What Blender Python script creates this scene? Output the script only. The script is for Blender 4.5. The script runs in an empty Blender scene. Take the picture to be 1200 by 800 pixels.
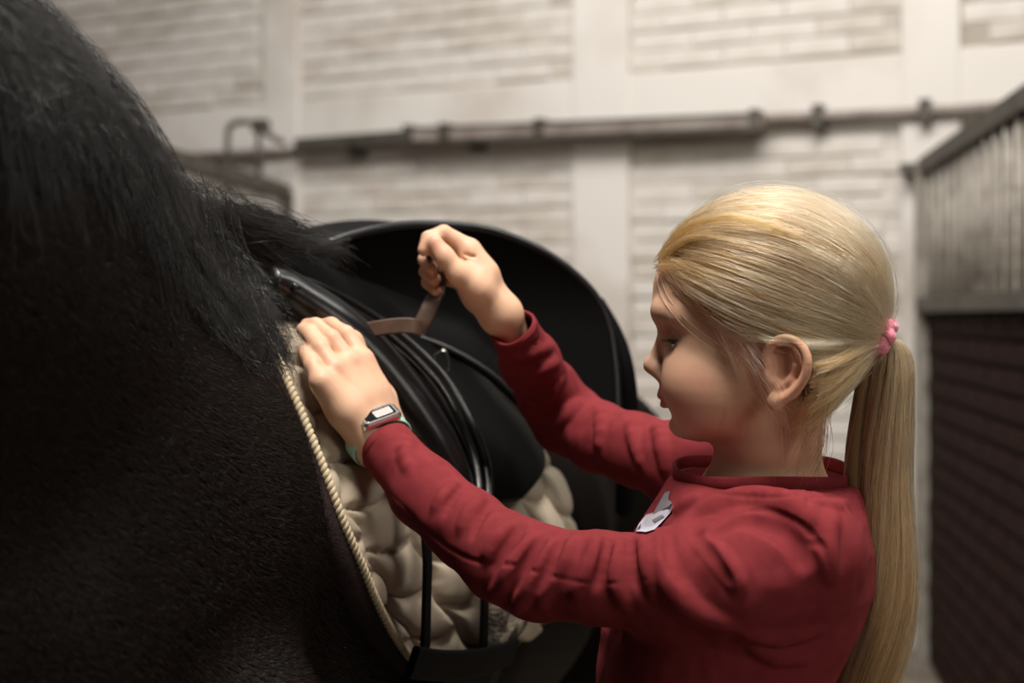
import bpy, math, random
import numpy as np
from mathutils import Vector
random.seed(7); RNG = np.random.default_rng(7)
SC = bpy.context.scene; COL = SC.collection
F = 1666.67; CAMZ = 1.27; HORY = 370.0

# ---------------------------------------------------------------- camera
cam_d = bpy.data.cameras.new('camera'); cam = bpy.data.objects.new('camera', cam_d); COL.objects.link(cam)
cam.location = (0, 0, CAMZ); cam.rotation_euler = (math.pi/2, 0, 0)
cam_d.lens = 50; cam_d.sensor_width = 36; cam_d.sensor_fit = 'HORIZONTAL'
cam_d.shift_y = -(400-HORY)/1200.0
cam_d.clip_start = 0.02; cam_d.clip_end = 60
cam_d.dof.use_dof = True; cam_d.dof.focus_distance = 1.18; cam_d.dof.aperture_fstop = 4.0
SC.camera = cam
# ---------------------------------------------------------------- world, exposure
SC.view_settings.view_transform = 'Standard'; SC.view_settings.look = 'None'
SC.view_settings.gamma = 1.0; SC.view_settings.exposure = 0.0
SC.view_settings.use_curve_mapping = False
w = bpy.data.worlds.new('world'); SC.world = w; w.use_nodes = True
w.node_tree.nodes['Background'].inputs[0].default_value = (0.9, 0.93, 1.0, 1)
w.node_tree.nodes['Background'].inputs[1].default_value = 0.02
# ---------------------------------------------------------------- lights (unseen overhead key and added fill lamps)
def area(name, loc, target, size, power, col=(1, 1, 1), sy=None):
    l = bpy.data.lights.new(name, 'AREA'); l.energy = power; l.color = col
    l.shape = 'RECTANGLE'; l.size = size; l.size_y = sy or size
    o = bpy.data.objects.new(name, l); COL.objects.link(o); o.location = loc
    o.rotation_euler = (Vector(target)-Vector(loc)).to_track_quat('-Z', 'Y').to_euler()
    return o
area('overhead_key_light', (0.05, 0.72, 3.1), (0.1, 1.3, 1.1), 0.6, 72, (1.0, 0.93, 0.85), 0.6)  # unseen overhead area lamp for the main soft top light, not a window
area('camera_side_fill', (1.3, -0.5, 1.9), (0.2, 1.2, 1.15), 0.7, 11, (1.0, 0.92, 0.82), 0.9)  # added fill lamp, lifts neck, ear and sleeve from the camera side
area('rear_fill', (1.7, 1.5, 2.9), (0.2, 1.2, 1.2), 0.7, 20, (1.0, 0.95, 0.88), 0.8)  # added fill lamp for the ponytail and the back of the shirt
area('wall_fill', (0.0, 3.0, 4.2), (0.1, 6.2, 1.3), 3.6, 205, (1.0, 0.97, 0.93), 1.4)  # added lamp to brighten the back wall

# ---------------------------------------------------------------- helpers
def P(px, py, d):
    return np.array([(px-600.0)/F*d, d, CAMZ-(py-HORY)/F*d])

def link(o, parent=None):
    COL.objects.link(o)
    if parent is not None: o.parent = parent
    return o

def tag(o, label=None, cat=None, group=None, kind=None):
    if label: o['label'] = label
    if cat: o['category'] = cat
    if group: o['group'] = group
    if kind: o['kind'] = kind
    return o

def empty(name, loc=(0, 0, 0), parent=None):
    o = bpy.data.objects.new(name, None); o.empty_display_size = 0.05
    o.location = loc; return link(o, parent)

def mesh(name, v, f, mat=None, parent=None, smooth=True, loc=None, colors=None):
    """numpy verts / faces (all quads or all tris, or list)"""
    me = bpy.data.meshes.new(name)
    v = np.asarray(v, np.float32)
    off = np.zeros(3, np.float32)
    if parent is not None and parent.type == 'EMPTY' or parent is not None:
        off = np.array(world_loc(parent), np.float32)
    if loc is not None:
        off = np.array(loc, np.float32)
        v = v - off
        base = np.array(world_loc(parent), np.float32) if parent is not None else 0
        oloc = off-base
    else:
        v = v-off; oloc = np.zeros(3)
    if isinstance(f, np.ndarray):
        n = f.shape[1]
        me.vertices.add(len(v)); me.vertices.foreach_set('co', v.ravel())
        me.loops.add(f.size); me.loops.foreach_set('vertex_index', f.astype(np.int32).ravel())
        me.polygons.add(len(f))
        me.polygons.foreach_set('loop_start', np.arange(0, f.size, n, dtype=np.int32))
        me.update(calc_edges=True)
    else:
        me.from_pydata([tuple(x) for x in v], [], f); me.update()
    me.polygons.foreach_set('use_smooth', np.full(len(me.polygons), smooth))
    if mat: me.materials.append(mat)
    if colors is not None:
        a = me.color_attributes.new('Col', 'FLOAT_COLOR', 'POINT')
        c = np.ones((len(v), 4), np.float32); c[:, :3] = colors
        a.data.foreach_set('color', c.ravel())
    o = bpy.data.objects.new(name, me); o.location = [float(x) for x in oloc]
    return link(o, parent)

def world_loc(o):
    p = np.zeros(3)
    while o is not None:
        p = p+np.array(o.location); o = o.parent
    return p

def hair(name, pts, mat, parent, r0=0.0003, r1=0.0001, jitter=0.0):
    """pts [n,k,3] world coordinates"""
    n, k, _ = pts.shape
    c = bpy.data.hair_curves.new(name); c.add_curves([k]*n)
    off = world_loc(parent) if parent is not None else 0
    c.attributes['position'].data.foreach_set('vector', (pts-off).astype(np.float32).ravel())
    a = c.attributes.new('radius', 'FLOAT', 'POINT')
    t = np.linspace(0, 1, k)[None, :]
    rr = (r0*(1-t)+r1*t)*np.ones((n, 1))
    if jitter: rr = rr*(1+jitter*RNG.uniform(-1, 1, (n, 1)))
    a.data.foreach_set('value', rr.astype(np.float32).ravel())
    c.materials.append(mat)
    return link(bpy.data.objects.new(name, c), parent)

def catmull(pts, n):
    pts = np.asarray(pts, float)
    m = len(pts); t = np.linspace(0, m-1, n); i = np.clip(t.astype(int), 0, m-2); u = (t-i)[:, None]
    p0 = pts[np.maximum(i-1, 0)]; p1 = pts[i]; p2 = pts[i+1]; p3 = pts[np.minimum(i+2, m-1)]
    return 0.5*((2*p1)+(-p0+p2)*u+(2*p0-5*p1+4*p2-p3)*u*u+(-p0+3*p1-3*p2+p3)*u**3)

def norm(v): return v/np.maximum(np.linalg.norm(v, axis=-1, keepdims=True), 1e-12)

def frames(path, up=(0, 0, 1)):
    path = np.asarray(path, float); T = norm(np.gradient(path, axis=0))
    n = np.cross(T[0], up); n = n if np.linalg.norm(n) > 1e-3 else np.cross(T[0], (1, 0, 0)); n = n/np.linalg.norm(n)
    N = []
    for t in T:
        n = n-t*np.dot(n, t); n = n/np.linalg.norm(n); N.append(n)
    N = np.array(N); return T, N, np.cross(T, N)

def tube_vf(path, rad, seg=10, base=0, flat=1.0, up=(0, 0, 1)):
    path = np.asarray(path, float); n = len(path)
    rad = np.full(n, rad, float) if np.isscalar(rad) else np.interp(np.linspace(0, 1, n), np.linspace(0, 1, len(rad)), rad)
    T, N, B = frames(path, up)
    a = np.linspace(0, 2*np.pi, seg, endpoint=False)
    v = path[:, None]+rad[:, None, None]*(np.cos(a)[None, :, None]*N[:, None]+flat*np.sin(a)[None, :, None]*B[:, None])
    v = v.reshape(-1, 3)
    i = np.arange(n-1)[:, None]*seg; j = np.arange(seg)[None]; j2 = (j+1) % seg
    f = np.stack([i+j, i+j2, i+seg+j2, i+seg+j], -1).reshape(-1, 4)
    v = np.vstack([v, path[:1], path[-1:]])
    c0, c1 = n*seg, n*seg+1; j = np.arange(seg); j2 = (j+1) % seg
    caps = np.vstack([np.stack([np.full(seg, c0), j2, j, j], -1), np.stack([np.full(seg, c1), (n-1)*seg+j, (n-1)*seg+j2, (n-1)*seg+j2], -1)])
    fl = [tuple(q) for q in (f+base).tolist()]+[tuple(q[:3]) for q in (caps+base).tolist()]
    return v, fl

def tube(name, path, rad, mat, parent=None, seg=10, flat=1.0, up=(0, 0, 1), loc=None):
    v, f = tube_vf(path, rad, seg, 0, flat, up)
    return mesh(name, v, f, mat, parent, loc=loc)

def ribbon_vf(path, side, width, thick, base=0):
    """rectangular section strip along path; side = width direction per point"""
    path = np.asarray(path, float); n = len(path)
    T = norm(np.gradient(path, axis=0)); side = np.broadcast_to(np.asarray(side, float), path.shape)
    S = norm(side-T*np.sum(side*T, -1, keepdims=True)); N = np.cross(T, S)
    w = np.broadcast_to(np.asarray(width, float), (n,))[:, None]/2; h = thick/2
    e = min(h*0.8, 0.002)
    ring = [S*w+N*(h-e), S*(w-e)+N*h, -S*(w-e)+N*h, -S*w+N*(h-e), -S*w-N*(h-e), -S*(w-e)-N*h, S*(w-e)-N*h, S*w-N*(h-e)]
    v = np.stack([path+r for r in ring], 1).reshape(-1, 3); k = 8
    f = []
    for i in range(n-1):
        for j in range(k):
            f.append((base+i*k+j, base+i*k+(j+1) % k, base+(i+1)*k+(j+1) % k, base+(i+1)*k+j))
    f.append(tuple(base+j for j in range(k))[::-1]); f.append(tuple(base+(n-1)*k+j for j in range(k)))
    return v, f

def ribbon(name, path, side, width, thick, mat, parent=None, loc=None):
    v, f = ribbon_vf(path, side, width, thick); return mesh(name, v, f, mat, parent, smooth=False, loc=loc)

def box_vf(c, s, base=0, bev=0.0, jit=0.0):
    c = np.array(c, float); s = np.array(s, float)/2
    if bev <= 0:
        v = np.array([[x, y, z] for x in (-1, 1) for y in (-1, 1) for z in (-1, 1)])*s+c
        f = [(0, 1, 3, 2), (4, 6, 7, 5), (0, 4, 5, 1), (2, 3, 7, 6), (0, 2, 6, 4), (1, 5, 7, 3)]
    else:
        # front bevelled box: 8 outer + 4 inset front verts (front = -y)
        v = [[x*s[0], y, z*s[2]] for y in (s[1], -s[1]+bev) for x, z in ((-1, -1), (1, -1), (1, 1), (-1, 1))]
        v += [[x*(s[0]-bev), -s[1], z*(s[2]-bev)] for x, z in ((-1, -1), (1, -1), (1, 1), (-1, 1))]
        v = np.array(v)+c
        f = [(3, 2, 1, 0), (8, 9, 10, 11)]
        for r in (0, 4):
            for j in range(4):
                f.append((r+j, r+(j+1) % 4, r+4+(j+1) % 4, r+4+j))
    return v, [tuple(base+i for i in q) for q in f]

def join(parts):
    V = []; Fc = []; b = 0
    for v, f in parts:
        V.append(np.asarray(v, float)); Fc += [tuple(int(b+i) for i in q) for q in f]; b += len(v)
    return np.vstack(V), Fc

def rotz(v, ang, c=(0, 0, 0)):
    c = np.array(c, float); v = np.asarray(v, float)-c; s, k = math.sin(ang), math.cos(ang)
    return np.stack([v[:, 0]*k-v[:, 1]*s, v[:, 0]*s+v[:, 1]*k, v[:, 2]], -1)+c

# ---------------------------------------------------------------- materials
def mat(name, col, rough=0.6, metal=0.0, noise=None, bump=None, spec=0.5, sheen=0.0, sub=None, vcol=False, coat=0.0, emit=None):
    """noise=(scale, colour2, lo, hi[, stretch]) ; bump=(scale, strength, distance[, stretch])"""
    m = bpy.data.materials.new(name); m.use_nodes = True; nt = m.node_tree; N = nt.nodes; L = nt.links
    b = N['Principled BSDF']; b.inputs['Base Color'].default_value = (*col, 1); b.inputs['Roughness'].default_value = rough
    b.inputs['Metallic'].default_value = metal; b.inputs['Specular IOR Level'].default_value = spec
    b.inputs['Coat Weight'].default_value = coat
    if sheen: b.inputs['Sheen Weight'].default_value = sheen; b.inputs['Sheen Roughness'].default_value = 0.5
    if sub:
        b.inputs['Subsurface Weight'].default_value = sub[0]; b.inputs['Subsurface Radius'].default_value = sub[1]; b.inputs['Subsurface Scale'].default_value = sub[2]
    tc = N.new('ShaderNodeTexCoord')
    def nz(scale, stretch=None, detail=6):
        t = N.new('ShaderNodeTexNoise'); t.inputs['Scale'].default_value = scale; t.inputs['Detail'].default_value = detail
        mp = N.new('ShaderNodeMapping'); L.new(tc.outputs['Object'], mp.inputs[0])
        if stretch: mp.inputs['Scale'].default_value = stretch
        L.new(mp.outputs[0], t.inputs['Vector']); return t
    src = None
    if vcol:
        va = N.new('ShaderNodeVertexColor'); va.layer_name = 'Col'; src = va.outputs[0]
    if noise:
        t = nz(noise[0], noise[4] if len(noise) > 4 else None)
        r = N.new('ShaderNodeMapRange'); r.inputs[1].default_value = noise[2]; r.inputs[2].default_value = noise[3]
        L.new(t.outputs[0], r.inputs[0])
        mx = N.new('ShaderNodeMix'); mx.data_type = 'RGBA'; L.new(r.outputs[0], mx.inputs[0])
        mx.inputs[6].default_value = (*col, 1); mx.inputs[7].default_value = (*noise[1], 1)
        if src is not None:
            mx.blend_type = 'MULTIPLY'; L.new(src, mx.inputs[6])
        src = mx.outputs[2]
    if src is not None: L.new(src, b.inputs['Base Color'])
    if bump:
        t = nz(bump[0], bump[3] if len(bump) > 3 else None, 8); bp = N.new('ShaderNodeBump')
        bp.inputs['Strength'].default_value = bump[1]; bp.inputs['Distance'].default_value = bump[2]
        L.new(t.outputs[0], bp.inputs['Height']); L.new(bp.outputs[0], b.inputs['Normal'])
    return m

def darkhair(name, col, col2, rough=0.4, spec=0.35):
    m = bpy.data.materials.new(name); m.use_nodes = True; N = m.node_tree.nodes; L = m.node_tree.links; b = N['Principled BSDF']
    inf = N.new('ShaderNodeHairInfo'); mx = N.new('ShaderNodeMix'); mx.data_type = 'RGBA'
    L.new(inf.outputs['Random'], mx.inputs[0]); mx.inputs[6].default_value = (*col, 1); mx.inputs[7].default_value = (*col2, 1)
    L.new(mx.outputs[2], b.inputs['Base Color']); b.inputs['Roughness'].default_value = rough; b.inputs['Specular IOR Level'].default_value = spec
    return m

def hairmat(name, col, col2, rough=0.35, refl=1.0, rrough=0.3):
    """Principled hair with per-strand colour variation"""
    m = bpy.data.materials.new(name); m.use_nodes = True; nt = m.node_tree; N = nt.nodes; L = nt.links
    N.remove(N['Principled BSDF']); out = N['Material Output']
    h = N.new('ShaderNodeBsdfHairPrincipled'); h.parametrization = 'COLOR'
    inf = N.new('ShaderNodeHairInfo'); mx = N.new('ShaderNodeMix'); mx.data_type = 'RGBA'
    L.new(inf.outputs['Random'], mx.inputs[0]); mx.inputs[6].default_value = (*col, 1); mx.inputs[7].default_value = (*col2, 1)
    L.new(mx.outputs[2], h.inputs['Color']); h.inputs['Roughness'].default_value = rough
    h.inputs['Radial Roughness'].default_value = rrough
    h.inputs['Random Roughness'].default_value = 0.2
    L.new(h.outputs[0], out.inputs[0]); return m

# ---------------------------------------------------------------- SDF engine
def smin(a, b, k):
    h = np.maximum(k-np.abs(a-b), 0)/k
    return np.minimum(a, b)-h*h*k*0.25
def smax(a, b, k): return -smin(-a, -b, k)

class Field:
    def __init__(s): s.p = []          # (fn, centre, radius, op, k)
    def add(s, fn, c, r, op='u', k=0.006): s.p.append((fn, np.array(c, float), r, op, k)); return s
    def cap(s, a, b, r1, r2=None, k=0.006, op='u'):
        a = np.array(a, float); b = np.array(b, float); r2 = r1 if r2 is None else r2
        ba = (b-a); L2 = max(float(ba@ba), 1e-12); ba = ba.astype(np.float32); a32 = a.astype(np.float32)
        def fn(p):
            q = p-a32; t = np.clip((q@ba)/L2, 0, 1)
            return np.sqrt(((q-t[:, None]*ba)**2).sum(1))-(r1+(r2-r1)*t)
        return s.add(fn, (a+b)/2, math.sqrt(L2)/2+max(r1, r2), op, k)
    def chain(s, pts, rs, k=0.006, op='u'):
        for i in range(len(pts)-1): s.cap(pts[i], pts[i+1], rs[i], rs[i+1], k, op)
        return s
    def ell(s, c, ax, R=None, k=0.01, op='u'):
        """ellipsoid; R = 3x3 rows = local axes"""
        c = np.array(c, float); ax32 = np.array(ax, np.float32); c32 = c.astype(np.float32)
        R32 = None if R is None else np.array(R, np.float32)
        def fn(p):
            q = p-c32
            if R32 is not None: q = q@R32.T
            k0 = np.sqrt(((q/ax32)**2).sum(1)); k1 = np.sqrt(((q/(ax32*ax32))**2).sum(1))
            return k0*(k0-1)/np.maximum(k1, 1e-6)
        return s.add(fn, c, max(ax), op, k)
    def ev(s, p, prims=None):
        p = np.asarray(p, np.float32); d = np.full(len(p), 0.5, np.float32)
        for fn, c, r, op, k in (s.p if prims is None else prims):
            v = fn(p)
            d = smin(d, v, k) if op == 'u' else smax(d, -v, k)
        return d
    def copy(s):
        f = Field(); f.p = list(s.p); return f

def polygonise(field, lo, hi, h, slack=0.004, B=16):
    """blocked surface nets; returns verts, quads"""
    lo = np.array(lo, float); hi = np.array(hi, float)
    nb = np.ceil((hi-lo)/(h*B)).astype(int)
    g = np.stack(np.meshgrid(*[np.arange(n) for n in nb], indexing='ij'), -1).reshape(-1, 3)
    cen = lo+(g+0.5)*h*B; hd = h*B*0.87
    act = np.zeros(len(g), bool)
    for i in range(0, len(g), 20000):
        act[i:i+20000] = np.abs(field.ev(cen[i:i+20000])) < hd+slack
    g = g[act]; cen = cen[act]
    n1 = B+1; ax = np.arange(n1)
    loc = np.stack(np.meshgrid(ax, ax, ax, indexing='ij'), -1).reshape(-1, 3)
    D = nb*B+2
    PC = np.array([p[1] for p in field.p]); PR = np.array([p[2] for p in field.p]); PK = np.array([p[4] for p in field.p])
    cells = []; cv = []; edges = []
    key = lambda a: (a[:, 0]*D[1]+a[:, 1])*D[2]+a[:, 2]
    for bi in range(len(g)):
        o = g[bi]*B
        near = np.linalg.norm(PC-cen[bi], axis=1) < PR+hd+PK+0.012
        # distances to culled prims are large, so they cannot matter here
        pr = [field.p[i] for i in np.nonzero(near)[0]]
        if not pr: continue
        pts = lo+(o+loc)*h
        V = field.ev(pts, pr).reshape(n1, n1, n1)
        S = V < 0
        if S.all() or not S.any(): continue
        c8 = np.stack([S[i:i+B, j:j+B, k:k+B] for i in (0, 1) for j in (0, 1) for k in (0, 1)], -1)
        m = c8.any(-1) & ~c8.all(-1)
        ci = np.argwhere(m)
        acc = np.zeros((len(ci), 3)); cnt = np.zeros(len(ci))
        for d in range(3):
            e = np.zeros(3, int); e[d] = 1
            o1, o2 = [x for x in range(3) if x != d]
            for u in (0, 1):
                for v in (0, 1):
                    q = ci.copy(); q[:, o1] += u; q[:, o2] += v
                    va = V[q[:, 0], q[:, 1], q[:, 2]]; r = q+e; vb = V[r[:, 0], r[:, 1], r[:, 2]]
                    x = (va < 0) != (vb < 0); t = np.where(x, va/np.where(x, va-vb, 1), 0)
                    pp = q+e*t[:, None]; acc += pp*x[:, None]; cnt += x
        cells.append(key(ci+o)); cv.append(lo+(acc/cnt[:, None]+o)*h)
        for d in range(3):
            sl = [slice(0, B)]*3; s2 = list(sl); s2[d] = slice(1, B+1)
            a = S[tuple(sl)]; b = S[tuple(s2)]; x = np.argwhere(a != b)
            if len(x): edges.append((d, x+o, a[x[:, 0], x[:, 1], x[:, 2]]))
    cells = np.concatenate(cells); cv = np.concatenate(cv)
    order = np.argsort(cells); cells = cells[order]; cv = cv[order]
    quads = []
    for d, x, ins in edges:
        o1, o2 = [(1, 2), (2, 0), (0, 1)][d]
        ks = []; ok = np.ones(len(x), bool)
        for u, v in ((0, 0), (1, 0), (1, 1), (0, 1)):
            q = x.copy(); q[:, o1] -= u; q[:, o2] -= v
            kk = key(q); i = np.searchsorted(cells, kk); i = np.minimum(i, len(cells)-1)
            ok &= (cells[i] == kk); ks.append(i)
        qd = np.stack(ks, -1)
        qd = np.where(ins[:, None], qd, qd[:, ::-1])
        quads.append(qd[ok])
    return cv, np.concatenate(quads)

def smooth_mesh(v, q, it=1, lam=0.5):
    n = len(v); e = np.vstack([q[:, [0, 1]], q[:, [1, 2]], q[:, [2, 3]], q[:, [3, 0]]])
    cnt = np.bincount(e[:, 0], minlength=n)+np.bincount(e[:, 1], minlength=n)
    for _ in range(it):
        s = np.zeros_like(v)
        for c in range(3):
            s[:, c] = np.bincount(e[:, 0], v[e[:, 1], c], minlength=n)+np.bincount(e[:, 1], v[e[:, 0], c], minlength=n)
        v = v+(s/np.maximum(cnt, 1)[:, None]-v)*lam
    return v

def trace(field, px, py, d0=0.5, d1=3.0, off=0.0, n=90, prims=None):
    """first hit of the camera rays with the field; returns [n,3]"""
    px = np.atleast_1d(np.asarray(px, float)); py = np.atleast_1d(np.asarray(py, float))
    dirs = np.stack([(px-600)/F, np.ones_like(px), -(py-HORY)/F], -1); t = np.full(len(px), d0)
    for _ in range(n):
        p = dirs*t[:, None]+np.array([0, 0, CAMZ]); d = field.ev(p)-off
        t = np.minimum(t+np.clip(d*0.6, -0.02, 0.1), d1)
    return dirs*t[:, None]+np.array([0, 0, CAMZ])

def grad(field, p, e=0.002):
    g = np.stack([field.ev(p+np.eye(3)[i]*e)-field.ev(p-np.eye(3)[i]*e) for i in range(3)], -1)
    return norm(g)

def vnoise(p, scale, seed=0):
    """smooth value noise, vectorised"""
    p = np.asarray(p, np.float64)*scale+seed*17.3; i = np.floor(p).astype(np.int64); f = p-i; f = f*f*(3-2*f)
    def hsh(a):
        x = (a[:, 0]*73856093) ^ (a[:, 1]*19349663) ^ (a[:, 2]*83492791)
        x = (x*2654435761) & 0xffffffff; x ^= x >> 15; x = (x*2246822519) & 0xffffffff; x ^= x >> 13
        return (x & 0xffffff)/float(0xffffff)
    r = 0
    for a in (0, 1):
        for b in (0, 1):
            for c in (0, 1):
                w = (f[:, 0] if a else 1-f[:, 0])*(f[:, 1] if b else 1-f[:, 1])*(f[:, 2] if c else 1-f[:, 2])
                r = r+w*hsh(i+np.array([a, b, c]))
    return r*2-1
# ================================================================= SETTING
M_white = mat('whitewashed_brick', (0.64, 0.60, 0.55), 0.85, noise=(1.6, (0.40, 0.33, 0.26), 0.48, 0.72), bump=(60, 0.3, 0.004))
M_mortar = mat('whitewashed_mortar', (0.56, 0.52, 0.47), 0.9, noise=(2.0, (0.36, 0.31, 0.26), 0.45, 0.7), bump=(80, 0.3, 0.003))
M_brick2 = mat('worn_whitewashed_brick', (0.55, 0.50, 0.44), 0.85, noise=(5.0, (0.30, 0.24, 0.19), 0.5, 0.8), bump=(60, 0.3, 0.004))
M_plaster = mat('whitewashed_concrete', (0.66, 0.62, 0.57), 0.85, noise=(1.6, (0.45, 0.39, 0.33), 0.48, 0.72), bump=(30, 0.2, 0.004))
M_redbrick = mat('dark_red_brick', (0.026, 0.009, 0.007), 0.9, spec=0.15, noise=(9.0, (0.012, 0.005, 0.004), 0.4, 0.7), bump=(70, 0.4, 0.003))
M_redmortar = mat('dark_mortar', (0.010, 0.007, 0.006), 0.95, spec=0.1)
M_steel = mat('weathered_dark_steel', (0.10, 0.088, 0.072), 0.55, 0.4, noise=(12, (0.05, 0.04, 0.03), 0.4, 0.7))
M_bar = mat('weathered_galvanised_steel', (0.42, 0.38, 0.33), 0.6, 0.2, noise=(12, (0.25, 0.22, 0.18), 0.4, 0.7))
M_pipe = mat('dusty_pipe_paint', (0.27, 0.23, 0.20), 0.7, noise=(6, (0.16, 0.12, 0.10), 0.4, 0.7))
M_floor = mat('dusty_concrete_floor', (0.24, 0.20, 0.155), 0.9, noise=(2.5, (0.13, 0.105, 0.08), 0.4, 0.7), bump=(30, 0.3, 0.004))
M_wood = mat('pale_dusty_board', (0.40, 0.35, 0.29), 0.8, noise=(5, (0.28, 0.23, 0.18), 0.4, 0.7, (1, 1, 0.1)))

fl_v, fl_f = box_vf((0, 3.2, -0.05), (9, 9, 0.1))
tag(mesh('floor', fl_v, fl_f, M_floor, smooth=False), kind='structure')
# back wall: slanted line from left to right
WA = np.array([-2.6, 7.53, 0]); WB = np.array([3.0, 4.72, 0])
WL = np.linalg.norm(WB-WA); WD = (WB-WA)/WL; WN = np.array([WD[1], -WD[0], 0]); WN = WN if WN[1] < 0 else -WN
wang = math.atan2(WD[1], WD[0])
def WP(u, z, out=0.0): return WA+WD*u+WN*out+np.array([0, 0, z])
def pix_wall(px, py, out=0.0):
    d = np.array([(px-600)/F, 1, -(py-HORY)/F]); o = np.array([0, 0, CAMZ])
    t = ((WA+WN*out-o)@WN)/(d@WN); p = o+d*t; return (p-WA)@WD, p[2]
def wall_box(u0, u1, z0, z1, o0, o1, bev=0.0):
    v, f = box_vf(((u0+u1)/2, -(o0+o1)/2, (z0+z1)/2), (u1-u0, o1-o0, z1-z0), 0, bev)
    return rotz(v, wang)+WA, f
v, f = wall_box(-0.5, WL+1.0, 0, 3.9, -0.25, 0)
wall = tag(mesh('wall_back', v, f, M_mortar, smooth=False), kind='structure')
# concrete frame: posts and the lintel band above the pipes
U = lambda px: pix_wall(px, 300)[0]
zb0, zb1 = pix_wall(700, 158)[1], pix_wall(700, 92)[1]
for px, wd in ((-150, 0.16), (333, 0.10), (706, 0.13), (1092, 0.11)):
    u = U(px); v, f = wall_box(u-wd, u+wd, 0, 3.9, 0, 0.032, 0.006)
    mesh('concrete_post', v, f, M_plaster, wall, smooth=False)
v, f = wall_box(-0.4, WL+0.9, zb0, zb1, 0, 0.026, 0.006); mesh('concrete_beam', v, f, M_plaster, wall, smooth=False)
# painted bricks
posts = [(U(px)-wd-0.004, U(px)+wd+0.004) for px, wd in ((-150, 0.16), (333, 0.10), (706, 0.13), (1092, 0.11))]
def brick_mesh(name, L, H, mt, T=0.02, seed=0):
    rs = np.random.default_rng(seed); v, f = box_vf((0, -T/2, 0), (L, T, H), 0, 0.005)
    v = v+rs.uniform(-1, 1, v.shape)*np.array([0.002, 0.0015, 0.0025])
    me = bpy.data.meshes.new(name); me.from_pydata([tuple(x) for x in v], [], f); me.materials.append(mt); return me
BL, BH, BJ = 0.254, 0.070, 0.009
bm_full = [brick_mesh('brick', BL, BH, M_white if i < 3 else M_brick2, 0.016+0.003*(i % 3), i) for i in range(5)]
bm_half = [brick_mesh('brick', BL/2-BJ/2, BH, M_white if i < 2 else M_brick2, 0.018, 20+i) for i in range(3)]
cands = []
nrow = int(3.9/(BH+BJ))
for r in range(nrow):
    z = (r+0.5)*(BH+BJ)
    if zb0-BH/2 < z < zb1+BH/2: continue
    u = -0.4+(BL+BJ)/2*(r % 2)
    while u < WL+0.8:
        a, b = u, u+BL; u += BL+0.005
        for (p0, p1) in posts:
            if a < p1 and b > p0:
                if p0-a > 0.1: b = p0
                elif b-p1 > 0.1: a = p1
                else: a = b
        if b-a < 0.1: continue
        c = WP((a+b)/2, z); px = 600+F*c[0]/c[1]; py = HORY-F*(z-CAMZ)/c[1]
        vis = -60 < px < 1260 and -30 < py < 830
        cov = (px < 60) or (py > 300 and px < 760) or (px > 1100 and py > 100) or (py > 240 and 790 < px < 1010) or (py > 190+(px-60)*0.9 and px < 300) 
        cands.append((0 if (vis and not cov) else (1 if vis else 2), c[1], a, b, z, c))
cands.sort(key=lambda q: (q[0], q[1]))
rest = []
for i, (cl, d, a, b, z, c) in enumerate(cands):
    if i < 300 and cl == 0:
        full = (b-a) > 0.2
        o = bpy.data.objects.new('brick', random.choice(bm_full if full else bm_half))
        o.location = c; o.rotation_euler = (0, random.uniform(-.006, .006), wang)
        o.scale = ((b-a)/(BL if full else BL/2-BJ/2), random.uniform(0.3, 0.8), random.uniform(0.95, 1.05))
        link(o, wall)
    else:
        v, f = box_vf((0, -0.009, 0), (b-a, 0.018, BH), 0, 0.004); rest.append((rotz(v, wang)+c, f))
v, f = join(rest); tag(mesh('brickwork', v, f, M_white, wall, smooth=False), kind='stuff')
print('bricks cls0', sum(1 for c in cands if c[0] == 0), 'rest', len(rest))

v, f = box_vf((2.75, 3.2, 1.9), (0.1, 9, 3.8)); tag(mesh('wall_right', v, f, mat('dim_interior_plaster', (0.10, 0.085, 0.07), 0.9, noise=(3, (0.05, 0.04, 0.03), 0.4, 0.7)), smooth=False), kind='structure')  # dark colour stands in for the dim stall interior between the bars
# pipes along the wall
def wallpt(px, py, out): u, z = pix_wall(px, py, out); return WP(u, z, out)
pc = empty('wall_pipe', wallpt(250, 178, 0.06))
tube('pipe', [wallpt(x, y, 0.06) for x, y in ((150, 188), (340, 177), (620, 158), (900, 139), (1080, 131), (1220, 122))], 0.020, M_pipe, pc, 10)
for x, y in ((420, 172), (560, 163), (960, 137), (1085, 131)):
    u, z = pix_wall(x, y, 0.05); v, f = wall_box(u-0.02, u+0.02, z-0.045, z+0.045, 0.0, 0.09); mesh('pipe_clip', v, f, M_steel, pc, smooth=False)
tag(pc, 'long thin dusty pipe clipped along the whitewashed back wall', 'pipe')
ct = empty('cable_trunking', wallpt(600, 160, 0.1))
def wall_bar(a, b, wd, o0, o1, mt, name, par):
    (u0, z0), (u1, z1) = pix_wall(*a, o0), pix_wall(*b, o0)
    pts = []
    for o in (o0, o1):
        for (u, z) in ((u0, z0), (u1, z1)):
            for s in (-1, 1): pts.append(WP(u, z+s*wd/2, o))
    f = [(0, 1, 3, 2), (4, 6, 7, 5), (0, 4, 5, 1), (2, 3, 7, 6), (0, 2, 6, 4), (1, 5, 7, 3)]
    return mesh(name, np.array(pts), f, mt, par, smooth=False)
wall_bar((352, 170.5), (482, 161), 0.055, 0.09, 0.14, M_steel, 'dark_rail', ct)
wall_bar((482, 160), (897, 143), 0.062, 0.09, 0.15, M_pipe, 'box_rail', ct)
wall_bar((484, 153), (897, 135.5), 0.010, 0.085, 0.158, M_steel, 'upper_lip', ct)
wall_bar((484, 169), (897, 151.5), 0.016, 0.085, 0.158, M_steel, 'lower_lip', ct)
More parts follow.
